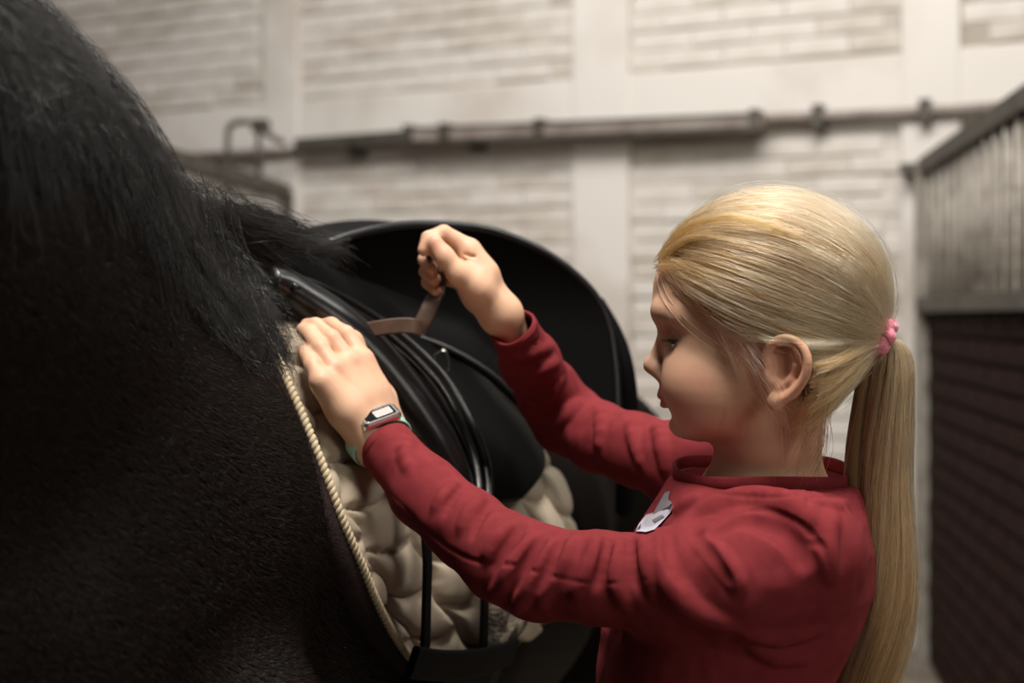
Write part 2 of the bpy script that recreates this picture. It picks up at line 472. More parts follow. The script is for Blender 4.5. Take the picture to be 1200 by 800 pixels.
for x, y in ((488, 160), (530, 158), (640, 153), (890, 143)):
    wall_bar((x-5, y), (x+5, y), 0.085, 0.08, 0.165, M_steel, 'joint_band', ct)
tag(ct, 'grey sliding door track boxed along the wall above the pipe', 'rail')
br = empty('bent_bracket', wallpt(268, 200, 0.3))
tube('bent_tube', catmull([wallpt(267, 225, 0.35), wallpt(267, 160, 0.35), wallpt(272, 146, 0.35), wallpt(290, 143, 0.35), wallpt(304, 148, 0.3), wallpt(318, 160, 0.27), wallpt(334, 168, 0.24)], 30), 0.014, M_steel, br, 10)
tube('upright', [wallpt(303, 148, 0.32), wallpt(303, 230, 0.32)], 0.012, M_steel, br, 8)
v, f = wall_box(*(pix_wall(306, 150, .3)[0]+np.array([-.03, .03])), *(pix_wall(306, 148, .3)[1]+np.array([-.03, .03])), 0.27, 0.33); mesh('bracket_knob', v, f, M_steel, br, smooth=False)
tag(br, 'bent dark steel tube bracket on the back wall behind the left stall', 'bracket')
v, f = wall_box(*(pix_wall(1080, 201)[0]+np.array([-.06, .04])), *(pix_wall(1080, 200)[1]+np.array([-.02, .02])), 0.0, 0.12)
tag(mesh('hinge_plate', v, f, M_steel, loc=tuple(v.mean(0)), smooth=False), 'small dark iron plate on the wall at the end of the right stall', 'bracket')

# stall partitions
def stall(x_far, d_far, d_near, side, z_top, z_mid, label, group, brick_base, nb, dirx=0.13):
    def Q(d, z, o=0.0): return np.array([x_far-dirx*(d_far-d)*1.0+o, d, z])
    root = empty('stall_partition', Q(d_far, 0))
    ang = -math.atan(dirx)
    def beam(z, h, wd, mt, name, d0=d_near, d1=d_far):
        L = math.hypot(d1-d0, dirx*(d1-d0)); v, f = box_vf((0, L/2, z), (wd, L, h)); v = rotz(v, ang)+Q(d0, 0); return mesh(name, v, f, mt, root, smooth=False)
    beam(z_top, 0.055, 0.05, M_steel, 'top_rail'); beam(z_mid, 0.05, 0.07, M_steel, 'lower_rail')
    v, f = box_vf((0, 0, z_top/2), (0.06, 0.06, z_top)); mesh('post', v+Q(d_far, 0), f, M_bar if brick_base else M_steel, root, smooth=False)
    n = nb
    for i in range(n):
        d = d_far-0.12-(d_far-d_near-0.15)*i/(n-1)
        p = Q(d, 0); o = tube('bar', [(p[0], p[1], z_mid), (p[0], p[1], z_top)], 0.013, M_bar, root, 8)
    # boards behind the bars
    if brick_base:
        L = math.hypot(d_far-d_near, dirx*(d_far-d_near)); nk = 14
        v, f = box_vf((0.065, L/2, z_mid/2), (0.11, L, z_mid-0.03)); mesh('brick_core', rotz(v, ang)+Q(d_near, 0), f, M_redmortar, root, smooth=False)
        bms = []
        for k in range(4):
            rs = np.random.default_rng(50+k); vv, ff = box_vf((0, 0, 0), (0.225, 0.012, 0.062), 0, 0.004); vv += rs.uniform(-.002, .002, vv.shape)
            me = bpy.data.meshes.new('brick'); me.from_pydata([tuple(x) for x in vv], [], ff); me.materials.append(M_redbrick); bms.append(me)
        cnt = 0; r = 0; z = z_mid-0.07; rest = []
        while z > 0.04:
            y = 0.12+(0.118 if r % 2 else 0)
            while y < L-0.1:
                p = Q(d_near, z)+rotz(np.array([[0.004, y, 0]]), ang)[0]
                if cnt < 300 and p[1] > 2.9:
                    o = bpy.data.objects.new('brick', bms[random.randrange(4)]); o.location = p-np.array(root.location)
                    o.rotation_euler = (0, 0, ang-math.pi/2); link(o, root); cnt += 1
                else:
                    vv, ff = box_vf((0, 0, 0), (0.225, 0.012, 0.062)); rest.append((rotz(vv, ang-math.pi/2)+p, ff))
                y += 0.237
            z -= 0.074; r += 1
        if rest:
            v, f = join(rest); tag(mesh('brickwork', v, f, M_redbrick, root, smooth=False), kind='stuff')
    else:
        nk = 12; z0 = 0.1
        hh = (z_mid-0.04-z0)/nk
        for k in range(nk):
            beam(z0+hh*(k+0.5), hh-0.008, 0.04, M_wood, 'plank')
    tag(root, label, 'stall partition', group); return root
stall(1.51, 5.2, 2.9, 1, 1.816, 1.31, 'tall steel barred stall partition over dark red brick on the right', None, True, 16)
stall(-0.97, 6.1, 3.2, -1, 1.80, 1.16, 'barred stall partition with dark top rail at the left behind the horse', None, False, 26)
# ================================================================= HORSE
AX0 = np.array([-0.32, 1.4, 0.0]); AH = norm(np.array([0.28, 1.0, 0.0])); AE = np.array([AH[1], -AH[0], 0.0])
ZC = 1.02
def horse_sections():
    #        s,    zc,   half width, half height
    return np.array([(-0.62, 1.06, 0.02, 0.05), (-0.52, 1.05, 0.13, 0.17), (-0.35, 1.04, 0.155, 0.25), (-0.15, 1.045, 0.180, 0.275), (0.05, 1.03, 0.222, 0.295),
        (0.30, 0.99, 0.278, 0.290), (0.60, 0.975, 0.300, 0.300), (0.90, 0.99, 0.255, 0.290), (1.12, 1.00, 0.22, 0.265), (1.30, 1.02, 0.15, 0.20), (1.38, 1.0, 0.02, 0.04)])
HSEC = horse_sections()
def trunk(p):
    q = p-AX0.astype(np.float32)
    s = q@AH.astype(np.float32); l = q@AE.astype(np.float32); z = p[:, 2]
    zc = np.interp(s, HSEC[:, 0], HSEC[:, 1]); a = np.interp(s, HSEC[:, 0], HSEC[:, 2]); b = np.interp(s, HSEC[:, 0], HSEC[:, 3])
    t = np.clip((z-zc)/b, -1, 1.2)
    wither = np.exp(-((s+0.0)/0.35)**2)
    aw = a*(1-(0.16+0.34*wither)*np.clip(t, 0, 1)**1.5)
    r = (np.abs(l/aw)**2.1+np.abs((z-zc)/b)**2.1)**(1/2.1)
    d = (r-1)*np.minimum(aw, b)
    e = np.maximum(-0.6-s, s-1.36)
    return np.maximum(d, e).astype(np.float32)
HF = Field()
HF.add(trunk, AX0+AH*0.35+np.array([0, 0, ZC]), 1.15, k=0.05)
def HX(s, l, z): return AX0+AH*s+AE*l+np.array([0, 0, z])
# neck and crest
NK = [HX(-0.22, 0, 1.10), np.array([-0.435, 0.98, 1.30]), np.array([-0.50, 0.72, 1.51]), np.array([-0.545, 0.45, 1.69])]
HF.chain(NK, [0.19, 0.155, 0.115, 0.095], k=0.09)
CR = [HX(0.04, 0, 1.245), np.array([-0.37, 1.22, 1.31]), np.array([-0.44, 1.02, 1.435]), np.array([-0.515, 0.80, 1.58]), np.array([-0.53, 0.5, 1.76])]
HF.chain(CR, [0.035, 0.045, 0.042, 0.04, 0.04], k=0.06)
# shoulder, elbow, legs
HF.ell(HX(-0.26, 0.075, 1.00), (0.10, 0.19, 0.22), None, k=0.06)
HF.ell(HX(-0.26, -0.075, 1.00), (0.10, 0.19, 0.22), None, k=0.06)
for sd in (1, -1):
    HF.chain([HX(-0.26, 0.15*sd, 0.92), HX(-0.18, 0.15*sd, 0.74), HX(-0.22, 0.14*sd, 0.42), HX(-0.22, 0.14*sd, 0.14), HX(-0.27, 0.14*sd, 0.07)], [0.11, 0.085, 0.045, 0.032, 0.035], k=0.04)
    HF.cap(HX(-0.22, .14*sd, .43), HX(-0.22, .14*sd, .40), 0.046, k=0.03)
    HF.cap(HX(-0.28, 0.14*sd, 0.055), HX(-0.29, 0.14*sd, 0.035), 0.040, 0.052, k=0.01)
    HF.chain([HX(1.10, 0.14*sd, 1.0), HX(0.98, 0.17*sd, 0.78), HX(1.22, 0.15*sd, 0.52), HX(1.17, 0.14*sd, 0.16), HX(1.11, 0.14*sd, 0.08)], [0.17, 0.11, 0.052, 0.034, 0.038], k=0.05)
    HF.cap(HX(1.10, 0.14*sd, 0.055), HX(1.09, 0.14*sd, 0.035), 0.042, 0.054, k=0.01)
# head (outside the frame on the left)
HF.chain([np.array([-0.53, 0.40, 1.74]), np.array([-0.55, 0.28, 1.66]), np.array([-0.56, 0.02, 1.46]), np.array([-0.56, -0.10, 1.36])], [0.10, 0.105, 0.07, 0.055], k=0.05)
for sd in (1, -1):
    HF.cap(np.array([-0.53+0.05*sd, 0.42, 1.80]), np.array([-0.53+0.07*sd, 0.41, 1.93]), 0.028, 0.006, k=0.02)
HB = Field(); HB.p = HF.p[:3]+HF.p[3:12]          # near-body field used for laying tack on it
v, q = polygonise(HF, (-0.95, -0.25, -0.02), (0.6, 3.0, 2.0), 0.014)
v = smooth_mesh(v, q, 3)
v[:, 2] = np.maximum(v[:, 2], 0.0)
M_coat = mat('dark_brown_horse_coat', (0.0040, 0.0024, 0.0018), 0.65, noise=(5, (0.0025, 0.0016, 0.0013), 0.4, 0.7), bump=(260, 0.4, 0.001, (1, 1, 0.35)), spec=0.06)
horse = empty('horse', (float(AX0[0]), 1.4, 0))
tag(horse, 'dark brown horse with a long black mane wearing a saddle', 'horse')
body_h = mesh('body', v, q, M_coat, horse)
M_hoof = mat('hoof_horn', (0.02, 0.016, 0.013), 0.5)
M_eye_h = mat('horse_eye', (0.008, 0.004, 0.003), 0.08)
for sd in (1, -1):
    u = np.linspace(0, np.pi, 9); w_ = np.linspace(0, 2*np.pi, 17)[:-1]
    ev = np.array([[math.sin(a)*math.cos(b), math.sin(a)*math.sin(b), math.cos(a)] for a in u for b in w_])*0.022+np.array([-0.55+0.088*sd, 0.24, 1.66])
    ef = [(i*16+j, i*16+(j+1) % 16, (i+1)*16+(j+1) % 16, (i+1)*16+j) for i in range(8) for j in range(16)]
    mesh('eye', ev, ef, M_eye_h, horse)

# radial table of the trunk surface around the body axis
def build_table(field, s_arr, ph_arr):
    S, PH = np.meshgrid(s_arr, ph_arr, indexing='ij')
    dirv = np.cos(PH.ravel())[:, None]*np.array([0, 0, 1.0])+np.sin(PH.ravel())[:, None]*AE
    base = AX0+AH*S.ravel()[:, None]+np.array([0, 0, ZC])
    lo = np.full(S.size, 0.05); hi = np.full(S.size, 0.6)
    for _ in range(22):
        m = (lo+hi)/2; d = field.ev(base+dirv*m[:, None]); ins = d < 0
        lo = np.where(ins, m, lo); hi = np.where(ins, hi, m)
    return ((lo+hi)/2).reshape(S.shape)
S_T = np.linspace(-0.30, 1.0, 66); PH_T = np.linspace(-2.4, 2.4, 97)
_tk = Field(); _tk.p = [HF.p[0]]+[HF.p[4+i] for i in range(0)]
_tk.chain(CR[:2], [0.035, 0.05], k=0.07)
_tk.ell(HX(-0.26, 0.075, 1.00), (0.10, 0.19, 0.22), None, k=0.06); _tk.ell(HX(-0.26, -0.075, 1.00), (0.10, 0.19, 0.22), None, k=0.06)
R_T = build_table(_tk, S_T, PH_T)
def bil(s, ph):
    x = np.clip((s-S_T[0])/(S_T[1]-S_T[0]), 0, len(S_T)-1.001); y = np.clip((ph-PH_T[0])/(PH_T[1]-PH_T[0]), 0, len(PH_T)-1.001)
    i = x.astype(int); j = y.astype(int); u = x-i; v_ = y-j
    return R_T[i, j]*(1-u)*(1-v_)+R_T[i+1, j]*u*(1-v_)+R_T[i, j+1]*(1-u)*v_+R_T[i+1, j+1]*u*v_
def HS(s, ph, off=0.0):
    s = np.asarray(s, float); ph = np.asarray(ph, float); r = bil(s, ph)+off
    return AX0+AH*s[..., None]+np.array([0, 0, ZC])+(np.cos(ph)[..., None]*np.array([0, 0, 1.0])+np.sin(ph)[..., None]*AE)*r[..., None]
def inv(p):
    q = np.asarray(p, float)-AX0; s = q@AH; l = q@AE; return s, np.arctan2(l, q[..., 2]-ZC)
def on_horse(pts, off):
    """lay a pixel-measured line of the photo onto the trunk surface: returns (s, phi)"""
    pts = np.array(pts, float); return inv(trace(_tk, pts[:, 0], pts[:, 1], 0.7, 3.0, off))
# ================================================================= TACK
M_pad = mat('beige_quilted_cotton', (0.40, 0.33, 0.245), 0.75, noise=(25, (0.36, 0.295, 0.215), 0.3, 0.7), bump=(900, 0.25, 0.0006), sheen=0.1)
M_bind = mat('dark_brown_fleece_binding', (0.030, 0.019, 0.019), 0.95, noise=(120, (0.02, 0.013, 0.013), 0.3, 0.7), bump=(500, 0.8, 0.002), spec=0.1)
M_rope = mat('cream_twisted_cord', (0.50, 0.41, 0.27), 0.75, bump=(900, 0.4, 0.0006))
M_leather = mat('black_saddle_leather', (0.0035, 0.0036, 0.0040), 0.30, noise=(9, (0.005, 0.005, 0.006), 0.4, 0.7), bump=(420, 0.22, 0.0006), spec=0.5)
M_leather_m = mat('matt_black_leather', (0.0016, 0.0016, 0.0017), 0.6, bump=(300, 0.25, 0.0008), spec=0.10)
M_strap = mat('brown_leather_strap', (0.085, 0.045, 0.027), 0.55, noise=(60, (0.055, 0.03, 0.018), 0.35, 0.7), bump=(300, 0.3, 0.0006))
M_metal = mat('polished_steel', (0.6, 0.58, 0.54), 0.25, 1.0)
M_fleece = mat('mottled_fleece', (0.42, 0.36, 0.28), 0.95, noise=(55, (0.06, 0.045, 0.035), 0.42, 0.58), bump=(260, 1.0, 0.004))

def rail(pts, n):
    return catmull(pts, n)
rope_px = [(262, 290), (290, 335), (318, 390), (345, 455), (375, 530), (405, 610), (435, 680), (460, 735), (488, 775)]
rs_, rp_ = on_horse(rope_px, 0.022)
front = [(-0.105, 0.0)]+[(float(a), float(b)) for a, b in zip(rs_, rp_)]+[(0.075, 1.985), (0.17, 2.0)]
rear = [(0.365, 0.0), (0.365, 0.35), (0.366, 0.78), (0.380, 1.0), (0.400, 1.22), (0.424, 1.36), (0.426, 1.50), (0.415, 1.62), (0.375, 1.79), (0.30, 1.93), (0.23, 1.985), (0.17, 2.0)]
def by_v(path, v, kind):
    c = catmull(path, 400); key = np.linspace(0, 1, 400)
    # parameter = phi progression blended with arc length so both rails meet at the bottom
    ds = np.r_[0, np.cumsum(np.hypot(np.diff(c[:, 0]), np.diff(c[:, 1])*0.3))]; ds /= ds[-1]
    return np.stack([np.interp(v, ds, c[:, 0]), np.interp(v, ds, c[:, 1])], -1)
def pad_sheet(name, frontp, rearp, nu, nv, sign, hfun, m, parent, rim=0.0):
    v_ = np.linspace(0, 1, nv); fr = by_v(frontp, v_, 0); re_ = by_v(rearp, v_, 1)
    u = np.linspace(0, 1, nu)
    SP = fr[:, None]*(1-u[None, :, None])+re_[:, None]*u[None, :, None]
    s = SP[..., 0]; ph = SP[..., 1]
    edge = np.minimum(np.minimum(u[None]*(re_[:, :1]-fr[:, :1]), (1-u[None])*(re_[:, :1]-fr[:, :1])), (1-v_[:, None])*0.65)
    off = hfun(s, ph, s-fr[:, :1], edge)
    pts = HS(s, ph*sign, off)
    base = HS(s, ph*sign, 0*off+0.001)
    V = pts.reshape(-1, 3); idx = np.arange(nu*nv).reshape(nv, nu)
    f = np.stack([idx[:-1, :-1], idx[:-1, 1:], idx[1:, 1:], idx[1:, :-1]], -1).reshape(-1, 4)
    # underside, so the pad has thickness
    V2 = base.reshape(-1, 3); f2 = f[:, ::-1]+len(V)
    ring = np.r_[idx[0, :], idx[1:, -1], idx[-1, -2::-1], idx[-2:0:-1, 0]]
    r2 = np.roll(ring, -1); f3 = np.stack([ring, ring+len(V), r2+len(V), r2], -1)
    F_ = np.vstack([f, f2, f3])
    if sign > 0: F_ = F_[:, ::-1]
    return mesh(name, np.vstack([V, V2]), F_, m, parent)
def quilt(s, ph, S, edge):
    T = ph*0.30
    W1 = 0.030
    sh = S.shape
    n1 = vnoise(np.stack([S.ravel(), T.ravel(), 0*S.ravel()], -1), 9, 3).reshape(sh)
    seam_v = W1+0.006*np.sin(T*2*np.pi/0.075)+0.003*n1       # first vertical seam, wavy
    col = np.where(S < seam_v, 0, 1+np.floor((S-seam_v)/0.082))
    sx = np.where(col == 0, S/np.maximum(seam_v, 1e-4), ((S-seam_v)/0.082) % 1.0)
    hgt = np.where(col == 0, 0.050, 0.064)
    ph0 = np.where(col % 2 == 0, 0.0, 0.45)
    sag = np.where(col == 0, 0.004, 0.013)*(1-(2*sx-1)**2)
    ty = ((T-sag+0.004*n1)/hgt+ph0) % 1.0
    dv = np.where(col == 0, np.abs(seam_v-S), np.minimum(sx, 1-sx)*0.082); dh = np.minimum(ty, 1-ty)*hgt
    d = np.minimum(dv, dh)
    hp = 0.0105*(1-np.exp(-(d/0.0055)**1.0))*(0.72+0.28*np.sqrt(np.clip(4*ty*(1-ty), 0, 1)))
    # gathered ruching next to the seams
    nn = vnoise(np.stack([S.ravel()*0.25, T.ravel(), 0*S.ravel()], -1), 150, 5).reshape(sh)
    nm = vnoise(np.stack([S.ravel(), T.ravel()*0.25, 0*S.ravel()], -1), 150, 6).reshape(sh)
    hp += 0.0011*nn*np.exp(-dv/0.010)+0.0008*nm*np.exp(-dh/0.010)
    return 0.006+hp*np.clip(edge/0.006, 0, 1)
pad = empty('saddle_pad', HX(0.15, 0, 1.25))
tag(pad, 'beige quilted saddle pad with cream rope piping on the horse', 'saddle pad')
pad_sheet('quilted_panel', front, rear, 190, 240, 1, quilt, M_pad, pad)
pad_sheet('quilted_panel', front, rear, 60, 70, -1, quilt, M_pad, pad)
# fleece binding strip outside the cord
def shift(path, dist):
    p = np.array(path); c = catmull(p, 160); q = c*np.array([1, 0.3]); t = norm(np.gradient(q, axis=0))
    n = np.stack([t[:, 1], -t[:, 0]], -1)*-1.0
    return (q+n*dist)/np.array([1, 0.3])
for sg in (1, -1):
    c = catmull(np.array(front), 160); rows = []
    for dd, oo in ((0.004, 0.001), (0.003, 0.014), (-0.004, 0.017), (-0.012, 0.015), (-0.017, 0.010), (-0.018, 0.0005)):
        q = shift(front, -dd); q[:, 1] = np.clip(q[:, 1], 0.0, 2.2)
        rows.append(HS(q[:, 0], q[:, 1]*sg, np.full(160, oo)))
    V = np.stack(rows, 1); nr = len(rows); idx = np.arange(160*nr).reshape(160, nr)
    f = np.stack([idx[:-1, :-1], idx[1:, :-1], idx[1:, 1:], idx[:-1, 1:]], -1).reshape(-1, 4)
    mesh('fleece_binding', V.reshape(-1, 3), f if sg > 0 else f[:, ::-1], M_bind, pad)
    # twisted cord: two strands
    cc = catmull(np.array(front), 900); line = HS(cc[:, 0], cc[:, 1]*sg, np.full(900, 0.019))
    Ls = np.r_[0, np.cumsum(np.linalg.norm(np.diff(line, axis=0), axis=1))]
    T_, N_, B_ = frames(line)
    for k in range(2):
        a = Ls/0.011*2*np.pi/1.0*0.5*2+math.pi*k
        hel = line+(N_*np.cos(a)[:, None]+B_*np.sin(a)[:, None])*0.0019
        tube('twisted_cord', hel, 0.0026, M_rope, pad, 6)

# ---- saddle
sad = empty('saddle', HX(0.22, 0, 1.32))
tag(sad, 'black leather saddle with its near flap lifted up', 'saddle')
def px_line(pts, off, n=60):
    s, p = on_horse(pts, off); c = catmull(np.stack([s, p], -1), n); return c
def surf_tube(name, pts, off, rad, m, flat=1.0, n=60, par=None, seg=14):
    c = px_line(pts, off, n); o = off if np.isscalar(off) else off
    line = HS(c[:, 0], c[:, 1], np.full(n, o)); nrm = HS(c[:1, 0], c[:1, 1], np.array([o+0.01]))[0]-line[0]
    return tube(name, line, rad, m, par or sad, seg, flat, up=tuple(nrm/np.linalg.norm(nrm)))
surf_tube('knee_roll', [(318, 300), (340, 318), (388, 366), (432, 415), (474, 470), (508, 520), (532, 562), (545, 592)], 0.034, [0.018, 0.026, 0.032, 0.035, 0.034, 0.030, 0.023, 0.013], M_leather, 0.72, seg=24)
pip = [(351, 312), (395, 340), (437, 374), (467, 402), (493, 430), (514, 458), (536, 500), (550, 532), (557, 562), (559, 592)]
surf_tube('piping', pip, 0.050, 0.0042, M_leather, seg=8)
surf_tube('piping', [(x+11, y-3) for x, y in pip], 0.044, 0.0060, M_leather, seg=8)
# sweat flap under the lifted flap
def sheet_px(name, fpx, rpx, off, m, thick=0.005, puff=0.0, nu=40, nv=50):
    fs, fp = on_horse(fpx, off); r_s, r_p = on_horse(rpx, off)
    fr = catmull(np.stack([fs, fp], -1), nv); re_ = catmull(np.stack([r_s, r_p], -1), nv); u = np.linspace(0, 1, nu)
    SP = fr[:, None]*(1-u[None, :, None])+re_[:, None]*u[None, :, None]
    e = np.minimum(np.minimum(u, 1-u)[None], np.minimum(np.linspace(0, 1, nv), 1-np.linspace(0, 1, nv))[:, None])
    o = off+thick*np.clip(e/0.03, 0, 1)**0.5+puff*np.sqrt(np.clip(e*2, 0, 1))
    A = HS(SP[..., 0], SP[..., 1], o).reshape(-1, 3); B_ = HS(SP[..., 0], SP[..., 1], 0*o+off-0.002).reshape(-1, 3)
    idx = np.arange(nu*nv).reshape(nv, nu); f = np.stack([idx[:-1, :-1], idx[:-1, 1:], idx[1:, 1:], idx[1:, :-1]], -1).reshape(-1, 4)
    ring = np.r_[idx[0, :], idx[1:, -1], idx[-1, -2::-1], idx[-2:0:-1, 0]]; r2 = np.roll(ring, -1)
    F_ = np.vstack([f[:, ::-1], f+len(A), np.stack([r2, r2+len(A), ring+len(A), ring], -1)])
    return mesh(name, np.vstack([A, B_]), F_, m, sad if name != 'fleece_patch' else None)
sheet_px('sweat_flap', [(345, 300), (440, 385), (505, 460), (545, 530), (552, 575), (552, 594)], [(480, 370), (528, 405), (585, 474), (618, 506), (632, 545), (602, 588)], 0.026, M_leather_m, 0.006, 0.012)
# billet straps and near-side buckle below the knee roll
def surf_strap(name, pts, off, wid, thick, m, par, n=40):
    c = px_line(pts, off, n); line = HS(c[:, 0], c[:, 1], np.full(n, off)); up = HS(c[:, 0], c[:, 1], np.full(n, off+0.01))-line
    T_ = norm(np.gradient(line, axis=0)); return ribbon(name, line, np.cross(T_, up), wid, thick, m, par)
surf_strap('billet_strap', [(505, 420), (530, 465), (552, 520), (566, 575), (570, 640), (568, 700), (566, 772)], 0.040, 0.020, 0.004, M_leather_m, sad)
surf_strap('billet_strap', [(470, 500), (489, 560), (497, 620), (500, 700), (498, 772)], 0.040, 0.020, 0.004, M_leather_m, sad)
c = px_line([(507, 418), (517, 424)], 0.05, 4); bl = HS(c[:, 0], c[:, 1], np.full(4, 0.052))
tube('buckle', catmull([bl[0], bl[0]+[.012, 0, .004], bl[-1]+[.004, 0, -.012], bl[-1]-[.010, 0, .012], bl[0]], 24), 0.0014, M_metal, sad, 6)
# lifted flap: a curved leather sheet standing up from the hinge beside the seat
out = catmull([(352, 300), (388, 283), (430, 271), (475, 264), (520, 264), (565, 268), (602, 279), (640, 297), (673, 321), (698, 348), (713, 380), (720, 420), (723, 465), (722, 510), (700, 540), (660, 520), (615, 478), (575, 440), (530, 412), (480, 392), (430, 368), (385, 335), (352, 300)], 160)[:-1]
def flap_d(x, y, rr):
    u = (x-350)/370.0; v_ = (y-265)/250.0
    return 1.50+0.15*u+0.02*v_+0.05*(1-v_)*u-0.035*rr*rr+0.03
ctr = np.array([545.0, 372.0]); rings = []
for k, r_ in enumerate(np.linspace(0, 1, 22)):
    q = ctr+(out-ctr)*r_; d = flap_d(q[:, 0], q[:, 1], r_); rings.append(np.stack([(q[:, 0]-600)/F*d, d, CAMZ-(q[:, 1]-HORY)/F*d], -1))
R_ = np.array(rings); nk, nr = R_.shape[:2]
idx = np.arange(nk*nr).reshape(nk, nr); nx = np.roll(idx, -1, axis=1)
f = np.stack([idx[:-1], nx[:-1], nx[1:], idx[1:]], -1).reshape(-1, 4)
A = R_.reshape(-1, 3); gr = np.linspace(0, 1, nk)
Bk = A+np.array([0.0, 0.009, 0.001]); outer = idx[-1]; on = nx[-1]
F_ = np.vstack([f, f[:, ::-1]+len(A), np.stack([outer, on, on+len(A), outer+len(A)], -1)])
mesh('lifted_flap', np.vstack([A, Bk]), F_, M_leather_m, sad)
rimp = np.vstack([R_[-1], R_[-1][:1]])+np.array([0, 0.0045, 0])
tube('flap_rim', rimp, 0.0058, M_leather, sad, 8)
# second leather layer just outside the right edge (skirt behind)
sk = [(700, 352, 1.73), (722, 395, 1.73), (733, 440, 1.73), (736, 490, 1.74), (735, 540, 1.76), (732, 600, 1.78)]
tube('rear_skirt_edge', catmull([P(*q) for q in sk], 40), [0.008, 0.012, 0.014, 0.012], M_leather_m, sad, 10)
# seat, pommel and cantle
ss = np.linspace(0.0, 0.50, 40); pp = np.linspace(-0.85, 0.85, 41)
hp_ = np.interp(ss, [0, .03, .07, .13, .22, .33, .42, .46, .49, .50], [.01, .035, .045, .036, .030, .045, .085, .100, .09, .04])
wd_ = np.interp(ss, [0, .06, .15, .3, .42, .5], [.40, .45, .55, .8, .85, .75])
S2, P2 = np.meshgrid(ss, pp, indexing='ij'); PW = P2/0.85*wd_[:, None]
ridge = 1+0.30*np.exp(-((np.abs(P2/0.85)-0.72)/0.18)**2)*np.exp(-((S2-0.2)/0.14)**2)
off_ = 0.018+hp_[:, None]*np.clip(1-np.abs(P2/0.85)**3.5, 0, 1)*ridge
A = HS(S2, PW, off_).reshape(-1, 3); B_ = HS(S2, PW, 0*off_+0.016).reshape(-1, 3)
idx = np.arange(A.shape[0]).reshape(S2.shape); f = np.stack([idx[:-1, :-1], idx[:-1, 1:], idx[1:, 1:], idx[1:, :-1]], -1).reshape(-1, 4)
ring = np.r_[idx[0, :], idx[1:, -1], idx[-1, -2::-1], idx[-2:0:-1, 0]]; r2 = np.roll(ring, -1)
mesh('seat', np.vstack([A, B_]), np.vstack([f[:, ::-1], f+len(A), np.stack([r2, r2+len(A), ring+len(A), ring], -1)]), M_leather_m, sad)
# far-side flap
s3, p3 = np.meshgrid(np.linspace(0.03, 0.40, 24), np.linspace(-0.5, -1.55, 30), indexing='ij')
s3 = s3+(-0.06*np.sin((p3+0.5)/-1.05*np.pi)); A = HS(s3, p3, 0*s3+0.038).reshape(-1, 3); B_ = HS(s3, p3, 0*s3+0.030).reshape(-1, 3)
idx = np.arange(len(A)).reshape(s3.shape); f = np.stack([idx[:-1, :-1], idx[:-1, 1:], idx[1:, 1:], idx[1:, :-1]], -1).reshape(-1, 4)
ring = np.r_[idx[0, :], idx[1:, -1], idx[-1, -2::-1], idx[-2:0:-1, 0]]; r2 = np.roll(ring, -1)
mesh('far_flap', np.vstack([A, B_]), np.vstack([f, f[:, ::-1]+len(A), np.stack([ring, ring+len(A), r2+len(A), r2], -1)]), M_leather_m, sad)
# D ring glinting on the pommel
dr = P(331, 268, 1.44)
tube('metal_ring', catmull([dr+np.array(q) for q in ((-.011, 0, .003), (0, -.002, .005), (.009, 0, .001), (.010, 0, -.004), (0, 0, -.003), (-.010, 0, -.001), (-.011, 0, .003))], 24), 0.0016, M_metal, sad, 6)
# brown strap held in the raised hand: runs from behind the near hand, folds and rises
st = catmull([P(388, 402, 1.415), P(412, 391, 1.405), P(440, 385, 1.398), P(466, 381.5, 1.394), P(484, 382, 1.393), P(494, 386, 1.400)], 40)
ribbon('strap', st, (0.05, 0.12, 1), 0.0155, 0.0032, M_strap, sad)
st2 = catmull([P(489, 388, 1.401), P(497, 374, 1.401), P(505, 356, 1.406), P(512, 340, 1.418), P(513, 322, 1.419), P(507, 306, 1.408), P(502, 292, 1.396)], 40)
ribbon('strap', st2, (1, 0.15, 0.25), [0.0165]*26+[0.014]*6+[0.010]*8, 0.0032, M_strap, sad)
tube('strap_tip', [P(504, 296, 1.389), P(510, 306, 1.388), P(517, 318, 1.392)], 0.0022, M_metal, sad, 8)

# ---- girth
gi = empty('girth', HX(0.15, 0.2, 0.85)); tag(gi, 'black girth band fastened below the saddle pad', 'girth')
surf_strap('girth_band', [(484, 776), (520, 780), (560, 777), (602, 764)], 0.046, 0.030, 0.008, M_leather_m, gi)
gs, gp = np.meshgrid(np.linspace(0.06, 0.19, 8), np.linspace(1.93, 2.38, 24), indexing='ij')
A = HS(gs, gp, 0*gs+0.030).reshape(-1, 3); B_ = HS(gs, gp, 0*gs+0.016).reshape(-1, 3)
idx = np.arange(len(A)).reshape(gs.shape); f = np.stack([idx[:-1, :-1], idx[:-1, 1:], idx[1:, 1:], idx[1:, :-1]], -1).reshape(-1, 4)
ring = np.r_[idx[0, :], idx[1:, -1], idx[-1, -2::-1], idx[-2:0:-1, 0]]; r2 = np.roll(ring, -1)
mesh('belly_band', np.vstack([A, B_]), np.vstack([f[:, ::-1], f+len(A), np.stack([r2, r2+len(A), ring+len(A), ring], -1)]), M_leather_m, gi)
_o = sheet_px('fleece_patch', [(574, 696), (573, 730), (572, 758)], [(634, 692), (612, 722), (590, 752)], 0.034, M_fleece, 0.01, 0.006)
_o.parent = gi; _o.location = -np.array(gi.location)
